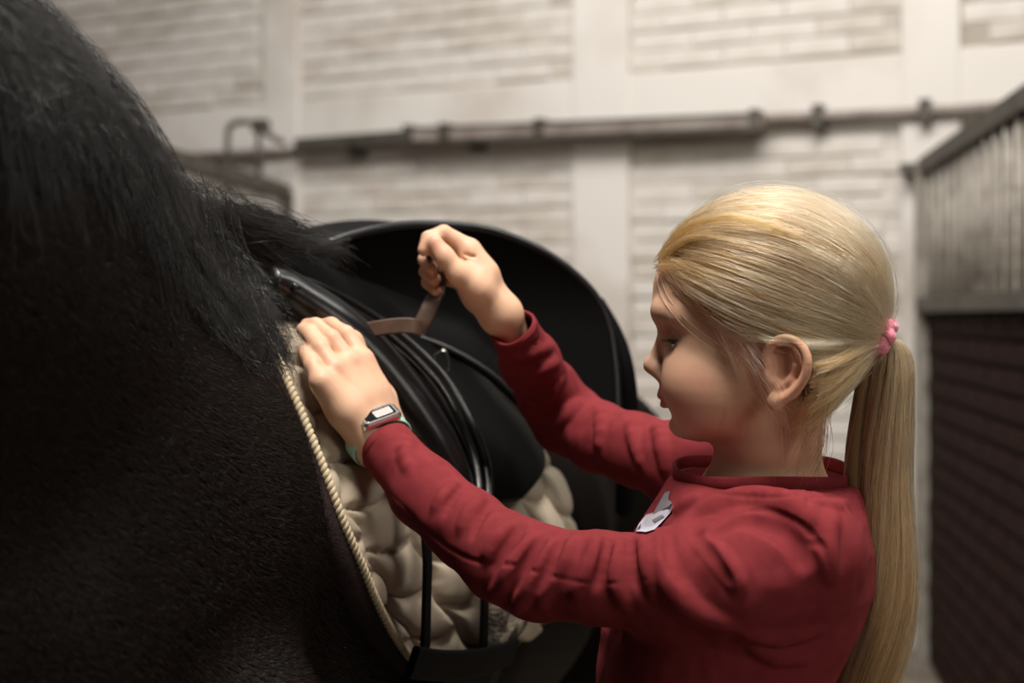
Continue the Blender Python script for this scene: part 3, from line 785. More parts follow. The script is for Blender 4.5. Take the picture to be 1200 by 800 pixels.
# ================================================================= GIRL
YA = math.radians(12.0)
HCt = P(890, 380, 1.22); HBk = np.array([math.cos(YA), -math.sin(YA), 0]); HLt = np.array([-math.sin(YA), -math.cos(YA), 0]); HUp = np.array([0, 0, 1.0])
HS_ = F/1.22
HR = np.stack([HBk, HLt, HUp])           # world -> head axes (x back, y to the near side, z up)
def H(px, py, lat=0.0):
    return HCt+HBk*((px-890)/HS_)+HLt*lat+HUp*((380-py)/HS_)
BF = Field()
def sym(fn):                              # evaluate in head axes, mirrored across the middle
    R32 = HR.astype(np.float32); c32 = HCt.astype(np.float32)
    def g(p):
        q = (p-c32)@R32.T; q[:, 1] = np.abs(q[:, 1]); return fn(q)
    return g
def hp(px, py, lat): return np.array([(px-890)/HS_, lat, (380-py)/HS_], np.float32)
def hcap(a, b, r1, r2=None, k=0.006, op='u'):
    a = hp(*a); b = hp(*b); r2 = r1 if r2 is None else r2; ba = b-a; L2 = max(float(ba@ba), 1e-12)
    def fn(q):
        w_ = q-a; t = np.clip((w_@ba)/L2, 0, 1); return np.sqrt(((w_-t[:, None]*ba)**2).sum(1))-(r1+(r2-r1)*t)
    m = (a+b)/2
    BF.add(sym(fn), HCt+HBk*m[0]+HUp*m[2], abs(m[1])+math.sqrt(L2)/2+max(r1, r2)+0.002, op, k)
def hell(c, ax, k=0.006, op='u', rz=0.0, ry=0.0):
    c = hp(*c); ax32 = np.array(ax, np.float32)
    cz, sz = math.cos(rz), math.sin(rz); cy, sy = math.cos(ry), math.sin(ry)
    Rz = np.array([[cz, sz, 0], [-sz, cz, 0], [0, 0, 1]]); Ry = np.array([[cy, 0, sy], [0, 1, 0], [-sy, 0, cy]]); M3 = (Ry@Rz).astype(np.float32)
    def fn(q):
        w_ = (q-c)@M3.T; k0 = np.sqrt(((w_/ax32)**2).sum(1)); k1 = np.sqrt(((w_/(ax32*ax32))**2).sum(1)); return k0*(k0-1)/np.maximum(k1, 1e-6)
    BF.add(sym(fn), HCt+HBk*c[0]+HUp*c[2], abs(c[1])+max(ax)+0.002, op, k)
# cranium and face block
hell((898, 347, 0), (0.0890, 0.0680, 0.0800))
FT = np.array([(262, 850, 930, .015), (280, 805, 960, .034), (300, 777, 975, .050), (330, 768.5, 980, .0635), (360, 766.5, 965, .0670), (375, 769, 955, .0655), (392, 778, 948, .0640), (420, 779, 940, .0625), (440, 778, 930, .0600), (455, 778, 925, .0575),
               (470, 781, 918, .0540), (484, 787, 908, .0490), (496, 788, 898, .0430), (506, 792, 888, .0350), (513, 803, 876, .0240), (517, 822, 862, .010)], float)
def facefn(q):
    z = q[:, 2]; zt = (380-FT[:, 0])/HS_
    o = np.argsort(zt); zz = zt[o]
    f = np.interp(z, zz, (FT[o, 1]-890)/HS_); b = np.interp(z, zz, (FT[o, 2]-890)/HS_); w_ = np.interp(z, zz, FT[o, 3])
    c = f*0.45+b*0.55; dx = q[:, 0]-c; Fx = np.where(dx < 0, c-f, b-c)
    r = (np.abs(dx/Fx)**2.12+np.abs(q[:, 1]/w_)**2.12)**(1/2.12); d = (r-1)*np.minimum(Fx, w_)
    e = np.maximum(zz[0]-z, z-zz[-1])
    return np.maximum(d*0.9, e).astype(np.float32)
BF.add(sym(facefn), H(860, 405), 0.15, 'u', 0.016)
hell((806, 499, 0), (0.0125, 0.016, 0.0105), 0.014)                 # chin
hell((823, 441, 0.033), (0.024, 0.019, 0.024), 0.024)               # cheek
hell((840, 462, 0.036), (0.026, 0.017, 0.024), 0.028)
hcap((782, 368, 0.008), (783, 365, 0.026), 0.0070, 0.0075, 0.012); hcap((783, 365, 0.026), (805, 371, 0.045), 0.0075, 0.006, 0.012)   # brow
hell((783, 396, 0.032), (0.0125, 0.0165, 0.0105), 0.010, 's')        # eye socket
hcap((782, 389, 0), (766.5, 424, 0), 0.0055, 0.0064, 0.009)           # bridge
hell((764.5, 429.5, 0), (0.0080, 0.0082, 0.0072), 0.006)            # tip
hcap((771, 434, 0.0080), (779, 441, 0.0115), 0.0056, 0.0058, 0.005) # wings
hcap((768, 438, 0), (778, 447, 0), 0.0036, 0.0045, 0.004)
hell((769, 443.5, 0.0052), (0.0042, 0.0024, 0.0030), 0.0015, 's')   # nostril
hell((785, 437, 0.0178), (0.004, 0.003, 0.006), 0.004, 's')         # crease behind the wing
hcap((780.5, 459, 0.0), (785, 459, 0.012), 0.0055, 0.005, 0.006)    # muzzle swell
hcap((776.8, 464.5, 0.002), (793, 470.5, 0.0200), 0.0049, 0.0024, 0.004)   # upper lip
hcap((780.0, 476.5, 0.0), (794, 473.2, 0.0190), 0.0054, 0.0024, 0.004)   # lower lip
hcap((771, 470.4, 0.0), (797, 473.0, 0.0235), 0.0010, 0.0010, 0.0022, 's')
hell((781, 486, 0), (0.005, 0.014, 0.0035), 0.008, 's')             # fold above the chin
# lids, and the almond opening
EYE = hp(806, 401.5, 0.0305)
hell((806, 401.5, 0.0305), (0.0138, 0.0138, 0.0130), 0.004)
hell((793, 404, 0.0315), (0.0090, 0.0125, 0.0040), 0.0012, 's', rz=-0.30, ry=0.0)
# ear
hell((921, 428, 0.0715), (0.0175, 0.0060, 0.0265), 0.004, rz=0.22, ry=0.12)
hell((919, 424, 0.0790), (0.0112, 0.0048, 0.0175), 0.0025, 's', rz=0.22, ry=0.12)
earl = [(906, 428, .0745), (902, 412, .0760), (908, 400, .0790), (921, 395, .0825), (935, 399, .0850), (944, 412, .0865), (945, 428, .0860), (939, 443, .0830), (928, 455, .0790), (916, 463, .0755)]
earl = [tuple(x) for x in catmull(earl, 22)]
for i in range(len(earl)-1): hcap(earl[i], earl[i+1], 0.0032, 0.0032, 0.0035)
hell((911, 464, 0.0735), (0.0070, 0.0042, 0.0078), 0.004)
for a_, b_ in (((927, 408, .0790), (933, 424, .0800)), ((933, 424, .0800), (927, 440, .0775)), ((927, 440, .0775), (915, 449, .0750))): hcap(a_, b_, 0.0023, 0.0023, 0.004)
hcap((903, 434, .0735), (906, 442, .0740), 0.0036, 0.0030, 0.004)
# neck
NB = P(899, 560, 1.235); NT = H(905, 470)
BF.chain([NT, H(901, 515), NB, P(899, 620, 1.235)], [0.044, 0.0405, 0.0425, 0.052], k=0.016)
BF.cap(H(930, 478, 0.036), P(846, 566, 1.222), 0.0095, 0.0085, 0.014)
BF.cap(H(930, 478, -0.036), P(846, 566, 1.25), 0.0095, 0.0085, 0.014)
# chest and arms below the shirt
SHL, SHR = P(925, 652, 1.14), P(850, 578, 1.365)
BF.cap(P(900, 625, 1.235), SHL, 0.046, 0.028, 0.03); BF.cap(P(900, 625, 1.235), SHR, 0.046, 0.028, 0.03)
BF.cap(P(895, 640, 1.235), P(880, 740, 1.235), 0.07, 0.07, 0.03)
WL_ = P(446, 517, 1.312); EL_ = P(625, 672, 1.185)
WR_ = P(590, 372, 1.412); ER_ = P(663, 488, 1.51)
BF.chain([SHL, P(800, 682, 1.14), EL_, P(545, 617, 1.235), WL_], [0.028, 0.027, 0.024, 0.020, 0.0185], k=0.012)
BF.chain([SHR, P(745, 527, 1.44), ER_, P(625, 425, 1.46), WR_], [0.028, 0.026, 0.023, 0.018, 0.0172], k=0.012)
# ---- near (left) hand lying on the pad
def TH(px, py, off): return trace(_tk, [px], [py], 0.8, 2.5, off)[0]
def lerp(a, b, t): return a*(1-t)+b*t
def dep(px, py, d): return P(px, py, d)
tipd = {}
fing = {
 'index': [(424, 421), (405, 392), (388, 381), (377, 381)],
 'middle': [(408, 424), (388, 397), (370, 382), (360, 381)],
 'ring': [(391, 432), (375, 408), (362, 391), (355, 386)],
 'pinky': [(376, 447), (366, 428), (360, 416), (357, 411)]}
offs = {'index': (.062, .058, .045, .036), 'middle': (.058, .054, .042, .034), 'ring': (.052, .048, .038, .032), 'pinky': (.046, .042, .036, .031)}
HL = {}
for nme, pts in fing.items():
    HL[nme] = [TH(x, y, o) for (x, y), o in zip(pts, offs[nme])]
print('hand depths', {k: [round(float(p[1]), 3) for p in v] for k, v in HL.items()})
rad = {'index': (.0098, .0084, .0076, .0066), 'middle': (.0100, .0086, .0078, .0068), 'ring': (.0096, .0082, .0074, .0065), 'pinky': (.0088, .0074, .0068, .0060)}
dback = np.array([0.2, 0.9, -0.35])*0.010
palmL = [WL_]
for i, nme in enumerate(('index', 'middle', 'ring', 'pinky')):
    m = HL[nme][0]; wr = WL_+(HL['index'][0]-HL['pinky'][0])*(0.30-0.2*i)*0.75
    BF.chain([wr, lerp(wr, m, 0.55), m], [0.0155, 0.0130, 0.0100], k=0.012)
    BF.chain([wr+dback*1.2, m+dback*0.8], [0.0145, 0.0085], k=0.012)
    BF.chain(HL[nme], rad[nme], k=0.0035)
thb = WL_+(HL['index'][0]-HL['pinky'][0])*0.28+dback*1.6
BF.chain([thb, lerp(thb, HL['index'][0], 0.6)+dback*2.2, HL['index'][1]+dback*2.0, HL['index'][2]+dback*1.2], [0.015, 0.0125, 0.0095, 0.008], k=0.008)
# ---- far (right) hand raised, pinching the strap
R_h = {
 'index': ([P(549, 291, 1.405), P(520, 273, 1.400), P(502, 279, 1.395), P(497, 293, 1.388)], (.0100, .0080, .0072, .0064)),
 'middle': ([P(548, 305, 1.420), P(512, 296, 1.430), P(498, 304, 1.418), P(507, 314, 1.402)], (.0096, .0078, .0070, .0062)),
 'ring': ([P(545, 318, 1.430), P(514, 310, 1.438), P(499, 318, 1.424), P(510, 327, 1.408)], (.0092, .0076, .0068, .0060)),
 'pinky': ([P(542, 330, 1.436), P(516, 325, 1.440), P(501, 331, 1.426), P(511, 341, 1.412)], (.0086, .0068, .0062, .0056))}
for i, (nme, (pts, rr)) in enumerate(R_h.items()):
    BF.chain([WR_+(pts[0]-WR_)*0.08, lerp(WR_, pts[0], 0.6), pts[0]], [0.0160, 0.0130, 0.0098], k=0.012)
    BF.chain(pts, rr, k=0.0022)
BF.chain([WR_+np.array([-.006, -.006, .004]), P(561, 338, 1.392), P(538, 321, 1.384), P(521, 301, 1.382), P(510, 285, 1.383)], [0.0155, 0.0150, 0.0105, 0.0088, 0.0078], k=0.008)
BF.cap(P(566, 320, 1.40), P(552, 300, 1.402), 0.013, 0.011, 0.012)
BF.cap(P(541, 303, 1.392), P(552, 309, 1.391), 0.0012, 0.0012, 0.003, 's')
BF.cap(P(545, 298, 1.392), P(556, 301, 1.391), 0.0010, 0.0010, 0.003, 's')
v, q = polygonise(BF, (-0.30, 1.0, 0.86), (0.36, 1.56, 1.42), 0.00150)
v = smooth_mesh(v, q, 1, 0.4)
print('body verts', len(v))
# skin tones as real colour differences
def nearp(c, r): return np.exp(-(np.linalg.norm(v-c, axis=1)/r)**2)
colr = np.tile(np.array([0.63, 0.385, 0.255]), (len(v), 1))
def tint(w_, c): 
    global colr
    colr = colr*(1-w_[:, None])+np.array(c)*w_[:, None]
hq = (v-HCt)@HR.T; ay = np.abs(hq[:, 1]); hx = hq[:, 0]*HS_+890; hy = 380-hq[:, 2]*HS_
tint(0.40*np.exp(-((hx-822)/34)**2-((hy-450)/26)**2)*(ay > .01), (0.62, 0.25, 0.185))
tint(0.35*np.exp(-((hx-760)/9)**2-((hy-432)/10)**2), (0.62, 0.28, 0.21))
tint(0.45*np.exp(-((hx-925)/28)**2-((hy-425)/40)**2)*(ay > .066), (0.66, 0.24, 0.16))
lipw = (np.linalg.norm(hq, axis=1) < .2)*np.clip(1.4-(((hy-470)/(9.5-4.5*np.clip(ay/.020, 0, 1)))**2+(ay/.0215)**2), 0, 1)*(hx < 800)
tint(np.clip(lipw*1.6, 0, 1)*0.9, (0.54, 0.17, 0.14))
# eyebrow, faint
bw = np.exp(-((hy-(372-5*np.sin(np.clip((ay-.010)/.036, 0, 1)*3.1)))/3.6)**2)*((ay > .010) & (ay < .047) & (hx < 830))
tint(0.55*bw, (0.27, 0.15, 0.085))
lidw = np.exp(-(np.linalg.norm(hq*[1, 0, 1]+[0, 1, 0]*ay[:, None]-EYE, axis=1)/0.0155)**4)
tint(0.30*lidw*(hx < 800), (0.40, 0.20, 0.15))
ed = np.linalg.norm(np.stack([hq[:, 0], ay, hq[:, 2]], -1)-EYE, axis=1)
tint(0.9*np.exp(-((hy-398.4)/1.6)**2)*(np.abs(ed-0.0135) < .0022)*(hx < 812), (0.05, 0.028, 0.02))
tint(0.5*np.exp(-((hy-409.5)/1.5)**2)*(np.abs(ed-0.0135) < .0022)*(hx < 808), (0.22, 0.10, 0.08))
for nme in HL:
    tint(0.22*nearp(HL[nme][1], .010), (0.64, 0.29, 0.22)); tint(0.35*nearp(HL[nme][3], .009), (0.68, 0.30, 0.24)); tint(0.2*nearp(HL[nme][0], .012), (0.64, 0.30, 0.22))
for nme in R_h:
    tint(0.35*nearp(R_h[nme][0][3], .010), (0.66, 0.27, 0.20)); tint(0.3*nearp(R_h[nme][0][1], .010), (0.64, 0.29, 0.21))
tint(0.5*nearp(P(510, 285, 1.375), .011), (0.64, 0.25, 0.19))
_px = hq[:, 0]*HS_+890; _lim = np.interp(_px, [768, 776, 800, 830, 862, 893, 902, 950], [284, 303, 334, 360, 382, 394, 398, 402])
tint(0.85*np.clip((_lim-hy)/5, 0, 1)*(np.linalg.norm(hq, axis=1) < .2), (0.24, 0.15, 0.075))
nn_ = vnoise(v, 60, 2)*0.5+vnoise(v, 140, 4)*0.5; colr *= (1+0.05*nn_)[:, None]
M_skin = mat('skin', (0.7, 0.45, 0.33), 0.50, vcol=True, bump=(700, 0.12, 0.0006), sub=(0.06, (1.0, 0.35, 0.2), 0.006), spec=0.4)
girl = empty('person', (0.2, 1.23, 0.0))
tag(girl, 'child with a blonde ponytail in a dark red long-sleeved shirt, holding the saddle strap', 'person')
mesh('body', v, q, M_skin, girl, colors=colr)
# eyes
def sphere_vf(c, r, nu=20, nv=32, fwd=None):
    u = np.linspace(0, np.pi, nu); w_ = np.linspace(0, 2*np.pi, nv+1)[:-1]
    z = norm(np.array(fwd, float)); x = norm(np.cross(z, [0, 0, 1.0])); y = np.cross(z, x)
    vv = np.array([x*math.sin(a)*math.cos(b)+y*math.sin(a)*math.sin(b)+z*math.cos(a)*(1.0 if a > .45 else 1+0.05*(1-a/.45)) for a in u for b in w_])*r+c
    ff = [(i*nv+j, i*nv+(j+1) % nv, (i+1)*nv+(j+1) % nv, (i+1)*nv+j) for i in range(nu-1) for j in range(nv)]
    ang = np.array([a for a in u for b in w_]); return vv, ff, ang
M_eye = mat('eye', (0.7, 0.68, 0.66), 0.06, vcol=True, coat=1.0)
gaze = norm(-HBk*1.0-HUp*0.24)
for sg in (1, -1):
    g2 = norm(gaze+HLt*0.06*sg); c = HCt+HBk*EYE[0]+HLt*EYE[1]*sg+HUp*EYE[2]
    vv, ff, an = sphere_vf(c, 0.0122, 26, 32, g2)
    cc = np.where((an < 0.20)[:, None], np.array([[0.005, 0.005, 0.006]]), np.where((an < 0.50)[:, None], np.array([[0.10, 0.13, 0.15]]), np.array([[0.62, 0.58, 0.55]])))
    cc = np.where(((an > 0.44) & (an < 0.52))[:, None], np.array([[0.03, 0.035, 0.04]]), cc)
    mesh('eye', vv, ff, M_eye, girl, colors=cc)
# ---------------------------------------------------------------- shirt
SF = Field()
TT = np.array([(0.66, .172, .100, .128), (0.80, .175, .102, .122), (0.88, .172, .101, .122), (0.96, .173, .099, .125), (1.00, .186, .107, .132), (1.04, .199, .108, .138), (1.075, .206, .100, .138), (1.10, .212, .090, .126), (1.122, .217, .082, .098), (1.142, .221, .078, .075)])
def torso(p):
    z = p[:, 2]; cx = np.interp(z, TT[:, 0], TT[:, 1]); a = np.interp(z, TT[:, 0], TT[:, 2]); b = np.interp(z, TT[:, 0], TT[:, 3])
    dx = p[:, 0]-cx; dy = p[:, 1]-1.235; r = (np.abs(dx/a)**2.3+np.abs(dy/b)**2.3)**(1/2.3)
    top = 1.1300+0.057*(dy)                       # neckline rises towards the far side
    e = np.maximum(z-top, 0.70-z); d = (r-1)*np.minimum(a, b)
    return smax(d*0.9, e, 0.010).astype(np.float32)
SF.add(torso, (0.19, 1.235, 0.92), 0.30, 'u', 0.012)
cuffL = P(452, 523, 1.300); cuffR = P(601, 384, 1.405)
dL = norm(WL_-P(500, 578, 1.262)); dR = norm(WR_-P(622, 420, 1.45))
SF.chain([P(938, 650, 1.125), P(870, 676, 1.118), P(790, 684, 1.135), P(700, 677, 1.155), P(632, 671, 1.180), P(590, 652, 1.200), P(545, 617, 1.232), P(500, 578, 1.262), cuffL], [0.050, 0.0445, 0.040, 0.0345, 0.0365, 0.0345, 0.031, 0.0285, 0.0262], k=0.018)
SF.chain([P(862, 580, 1.350), P(800, 545, 1.385), P(745, 527, 1.430), P(703, 513, 1.470), P(664, 490, 1.510), P(643, 460, 1.490), P(622, 425, 1.450), cuffR], [0.052, 0.040, 0.034, 0.033, 0.0350, 0.0310, 0.0275, 0.0240], k=0.018)
SBASE = SF.copy()
SB2 = [SBASE]
def ridge(pts, r, sink, k=0.006, op='u', n=None):
    """a crease line: measured in the photo, laid on the cloth surface"""
    pts = np.array(pts, float); c = catmull(pts, n or max(6, int(np.abs(np.diff(pts, axis=0)).sum()/9)))
    FB = SB2[0]; w_ = trace(FB, c[:, 0], c[:, 1], 0.8, 2.0, 0.0)
    g = grad(FB, w_); m = len(w_); tp = np.sin(np.linspace(0.12, np.pi-0.12, m))**0.6
    for i in range(m-1):
        a, b = w_[i]-g[i]*(sink), w_[i+1]-g[i+1]*(sink)
        if np.linalg.norm(a-b) > 0.05: continue
        SF.cap(a-g[i]*r*(1-tp[i])*0.9 if op == 'u' else a+g[i]*r*(1-tp[i]), b-g[i+1]*r*(1-tp[i+1])*0.9 if op == 'u' else b+g[i+1]*r*(1-tp[i+1]), r*max(tp[i], .3), r*max(tp[i+1], .3), k, op)
# grooves beside the big folds first, ridges after
G = lambda p, r=0.0022, k=0.007: ridge(p, r*1.2, -r*0.5, k*0.8, 's')
Rg = lambda p, r=0.0045, s=0.0022, k=0.010: ridge(p, r, s*0.55, k*0.8, 'u')
Rg([(800, 615), (838, 594), (885, 584), (930, 592), (958, 612)], 0.0060, 0.0028, 0.016)
Rg([(772, 628), (776, 655), (790, 690), (818, 718), (862, 734)], 0.0065, 0.0025, 0.012)
Rg([(700, 627), (696, 650), (682, 678), (672, 700)], 0.004, 0.002); Rg([(672, 630), (660, 655), (640, 690), (632, 712)], 0.004, 0.002)
Rg([(648, 632), (632, 665), (612, 700), (604, 714)], 0.0050, 0.002); Rg([(626, 628), (605, 655), (588, 686), (574, 702)], 0.005, 0.0022)
Rg([(728, 632), (722, 660), (724, 690), (734, 712)], 0.004, 0.002); Rg([(750, 628), (757, 650), (762, 675), (766, 700)], 0.0045, 0.002)
Rg([(600, 612), (582, 632), (568, 655)], 0.0035, 0.0018); Rg([(566, 580), (550, 600), (540, 622)], 0.003, 0.0016); Rg([(535, 562), (520, 580), (508, 598)], 0.003, 0.0016)
Rg([(486, 508), (474, 530), (480, 552)], 0.0035, 0.002)
Rg([(820, 632), (845, 655), (868, 690)], 0.004, 0.002, 0.012); Rg([(975, 600), (968, 640), (978, 680)], 0.005, 0.0025, 0.012)
Rg([(598, 420), (622, 415), (648, 405)], 0.004, 0.002); Rg([(612, 448), (635, 432), (655, 424)], 0.0045, 0.002); Rg([(624, 472), (642, 462), (660, 444)], 0.0045, 0.002)
Rg([(645, 505), (665, 485), (682, 470)], 0.0045, 0.002); Rg([(738, 492), (744, 520), (752, 548)], 0.004, 0.002); Rg([(700, 476), (704, 500), (700, 530)], 0.0035, 0.0018)
Rg([(768, 495), (776, 525), (780, 556)], 0.004, 0.002); Rg([(792, 600), (806, 588), (822, 582)], 0.004, 0.002)
Rg([(880, 757), (910, 768), (950, 772)], 0.004, 0.002); Rg([(870, 742), (915, 748), (965, 738)], 0.003, 0.0015)
Rg([(955, 585), (975, 592), (992, 588)], 0.003, 0.0015)
SB2[0] = SF.copy()
G([(812, 606), (848, 602), (880, 597), (915, 603), (945, 620), (962, 640), (972, 662), (976, 694)], 0.0022, 0.003)
G([(838, 628), (872, 610), (905, 618), (930, 636), (944, 662)], 0.0030, 0.014)
G([(783, 626), (786, 650), (800, 685)], 0.0022, 0.010); G([(812, 622), (832, 650), (856, 684)], 0.0022, 0.010)
G([(713, 628), (708, 655), (698, 690)], 0.002, 0.007); G([(740, 630), (742, 660), (746, 690)], 0.002, 0.007); G([(660, 632), (646, 660), (626, 695)], 0.0022, 0.007); G([(637, 630), (618, 660), (600, 690)], 0.0024, 0.008)
G([(614, 615), (597, 640), (577, 668)], 0.0024, 0.008); G([(546, 566), (530, 585), (520, 606)], 0.0018, 0.006); G([(576, 588), (562, 610), (552, 632)], 0.0018, 0.006)
G([(446, 570), (472, 592), (500, 622), (530, 645), (560, 658), (600, 662), (650, 676), (700, 684), (770, 678)], 0.0015, 0.0025)
G([(820, 577), (860, 580), (905, 582), (950, 578)], 0.0015, 0.0025); G([(947, 570), (948, 584), (944, 600)], 0.0016, 0.0025); G([(952, 584), (975, 580), (994, 573)], 0.0015, 0.0025)
G([(944, 640), (958, 636), (968, 646)], 0.0015, 0.005)
# general cloth unevenness
def wrinkle(p):
    return None
# cuff hems and openings: the sleeve ends cleanly around the wrist
def cuff_cut(c, d):
    d32 = d.astype(np.float32); c32 = c.astype(np.float32)
    return lambda p: -((p-c32)@d32)*1.0          # negative beyond the cuff plane -> subtract
for c, d, wrist, rr in ((cuffL, dL, WL_, 0.0222), (cuffR, dR, WR_, 0.0205)):
    SF.add((lambda c=c, d=d: (lambda p: np.maximum(-((p-c.astype(np.float32))@d.astype(np.float32)), np.sqrt(((p-c.astype(np.float32))**2).sum(1))-0.055)))(), c, 0.055, 's', 0.003)
    SF.cap(c-d*0.014, c+d*0.02, rr, rr, 0.002, 's')
    # hem ring
# neck opening
def neck_void(p):
    z = p[:, 2]; dx = p[:, 0]-0.217; dy = p[:, 1]-1.237; t = np.clip((z-1.07)/0.06, 0, 1)
    a = 0.046+0.026*t; b = 0.044+0.022*t
    return np.maximum((np.sqrt((dx/a)**2+(dy/b)**2)-1)*np.minimum(a, b), 1.07-z).astype(np.float32)
SF.add(neck_void, (0.217, 1.237, 1.14), 0.11, 's', 0.004)
v, q = polygonise(SF, (-0.20, 1.02, 0.69), (0.36, 1.58, 1.32), 0.0016)
print('shirt verts', len(v))
g = grad(SBASE, v, 0.003)
n1 = vnoise(v*np.array([1, 1, 1.6]), 38, 11); n2 = vnoise(v*np.array([1.5, 1, 1]), 80, 12)
v = v+g*(0.0011*n1+0.0005*n2)[:, None]
v = smooth_mesh(v, q, 1, 0.3)
M_shirt = mat('dark_red_cotton_jersey', (0.205, 0.029, 0.034), 0.85, noise=(90, (0.17, 0.023, 0.028), 0.3, 0.7), bump=(1500, 0.22, 0.0005), spec=0.08)
shirt = mesh('shirt', v, q, M_shirt, girl)
# collar band following the neckline
th = np.linspace(0, 2*np.pi, 90)
cl = np.stack([0.217+0.0755*np.cos(th), 1.237+0.0695*np.sin(th), 1.1345+0.057*(0.0695*np.sin(th))+0.002*np.sin(3*th)], -1)
vv, ff = ribbon_vf(cl, (0, 0, 1), 0.0115, 0.0034); mesh('collar_band', vv, ff, M_shirt, shirt, smooth=True)
# cuff hems
for c, d, r_ in ((cuffL, dL, 0.0243), (cuffR, dR, 0.0222)):
    x = norm(np.cross(d, [0, 0, 1.0])); y = np.cross(d, x)
    ring = np.array([c-d*0.0035+(x*math.cos(a)+y*math.sin(a))*(r_+0.0006*math.sin(4*a)) for a in np.linspace(0, 2*np.pi, 49)])
    vv, ff = ribbon_vf(ring, d, 0.010, 0.0034); mesh('cuff_hem', vv, ff, M_shirt, shirt)
# chest print: pale shape with a grey bar
M_pr = mat('pale_lilac_print', (0.42, 0.40, 0.47), 0.8); M_pg = mat('grey_print', (0.16, 0.155, 0.17), 0.7)
def decal(name, poly, m, off):
    c = np.array(poly, float).mean(0); V = []; K = 8
    for k in range(K+1):
        for p_ in poly: V.append(c+(np.array(p_)-c)*k/K)
    V = np.array(V)+np.array([7.0, 1.0]); w_ = trace(SF, V[:, 0], V[:, 1], 1.0, 2.0, off); n = len(poly)
    ff = [(k*n+j, k*n+(j+1) % n, (k+1)*n+(j+1) % n, (k+1)*n+j) for k in range(K) for j in range(n)]
    return mesh(name, w_, ff, m, shirt)
decal('chest_print', [(738, 621), (742, 612), (750, 602), (768, 596), (782, 590), (778, 600), (768, 611), (760, 619), (750, 622)], M_pr, 0.0016)
decal('chest_print', [(758, 601), (764, 590), (772, 576), (778, 574), (776, 584), (781, 588), (771, 597)], M_pg, 0.0016)
decal('chest_print', [(757, 608), (768, 602), (772, 604), (760, 611)], M_pg, 0.0022)

# ---------------------------------------------------------------- trousers and boots (mostly below the frame)
TF = Field()
TF.cap((0.172, 1.20, 0.72), (0.172, 1.27, 0.72), 0.105, 0.105, 0.03); TF.cap((0.175, 1.235, 0.86), (0.172, 1.235, 0.72), 0.085, 0.10, 0.03)
for y in (1.165, 1.305): TF.chain([(0.172, y, 0.70), (0.155, y, 0.42), (0.18, y, 0.10)], [0.075, 0.053, 0.042], 0.03)
v, q = polygonise(TF, (0.02, 1.02, 0.02), (0.34, 1.46, 0.98), 0.008); v = smooth_mesh(v, q, 2)
M_tr = mat('black_riding_breeches', (0.010, 0.010, 0.012), 0.8)
mesh('trousers', v, q, M_tr, girl)
for y in (1.165, 1.305):
    B2 = Field(); B2.chain([(0.18, y, 0.30), (0.18, y, 0.07)], [0.060, 0.048], 0.02); B2.chain([(0.20, y, 0.04), (0.07, y, 0.032)], [0.042, 0.034], 0.03)
    v, q = polygonise(B2, (0.0, y-0.09, -0.01), (0.28, y+0.09, 0.40), 0.006); v = smooth_mesh(v, q, 2); v[:, 2] = np.maximum(v[:, 2], 0.001)
    mesh('boot', v, q, M_leather, girl)

# ---------------------------------------------------------------- wristwatch
wt = empty('wristwatch', lerp(WL_, cuffL, 0.25)); tag(wt, 'silver wristwatch with mint green strap on the near wrist', 'wristwatch')
M_mint = mat('mint_green_rubber', (0.30, 0.52, 0.44), 0.5); M_sil = mat('silver_metal', (0.75, 0.73, 0.70), 0.22, 1.0)
M_scr = mat('black_watch_glass', (0.012, 0.012, 0.014), 0.05, coat=1.0); M_scr2 = mat('pale_screen_reflection', (0.5, 0.46, 0.44), 0.2)
wc = cuffL+dL*0.0125
x = norm(np.cross(dL, norm(P(446, 505, 1.2)-P(446, 517, 1.32)))) ; y = np.cross(dL, x)
# watch plate normal: towards the camera and up
wn = norm(np.array([0.25, -0.75, 0.62])); wn = norm(wn-dL*np.dot(wn, dL)); wx = np.cross(dL, wn)
ring = np.array([wc+(wn*math.cos(a)*0.0245+wx*math.sin(a)*0.0300) for a in np.linspace(0, 2*np.pi, 61)])
vv, ff = ribbon_vf(ring, dL, 0.016, 0.0022); mesh('watch_strap', vv, ff, M_mint, wt)
def rbox(c, ax, ay, az, sx, sy, sz, r=0.003, n=6):
    """rounded plate: outline in ax/ay, thickness az"""
    o = []
    for qx, qy in ((1, 1), (-1, 1), (-1, -1), (1, -1)):
        for i in range(n+1):
            a = math.atan2(qy, qx)-math.pi/4+math.pi/2*i/n; o.append((qx*(sx-r)+r*math.cos(a), qy*(sy-r)+r*math.sin(a)))
    o = np.array(o); m = len(o); V = []
    for sc, h in ((0.86, -sz), (1, -sz*0.5), (1, sz*0.5), (0.88, sz)): V += [c+ax*p_[0]*sc+ay*p_[1]*sc+az*h for p_ in o]
    F_ = [(k*m+j, k*m+(j+1) % m, (k+1)*m+(j+1) % m, (k+1)*m+j) for k in range(3) for j in range(m)]+[tuple(range(m))[::-1], tuple(range(3*m, 4*m))]
    return np.array(V), F_
fc = wc+wn*0.0262-wx*0.001
vv, ff = rbox(fc, wx, dL, wn, 0.0200, 0.0092, 0.0045, 0.0035); case = mesh('watch_case', vv, ff, M_sil, wt, smooth=False)
vv, ff = rbox(fc+wn*0.0036, wx, dL, wn, 0.0170, 0.0068, 0.0010, 0.0022); mesh('screen', vv, ff, M_scr, case, smooth=False)
vv, ff = rbox(fc+wn*0.0046+wx*0.004, wx, dL, wn, 0.0090, 0.0045, 0.0003, 0.0015); mesh('screen_reflection', vv, ff, M_scr2, case, smooth=False)  # pale plate painted in as a reflection on the watch glass

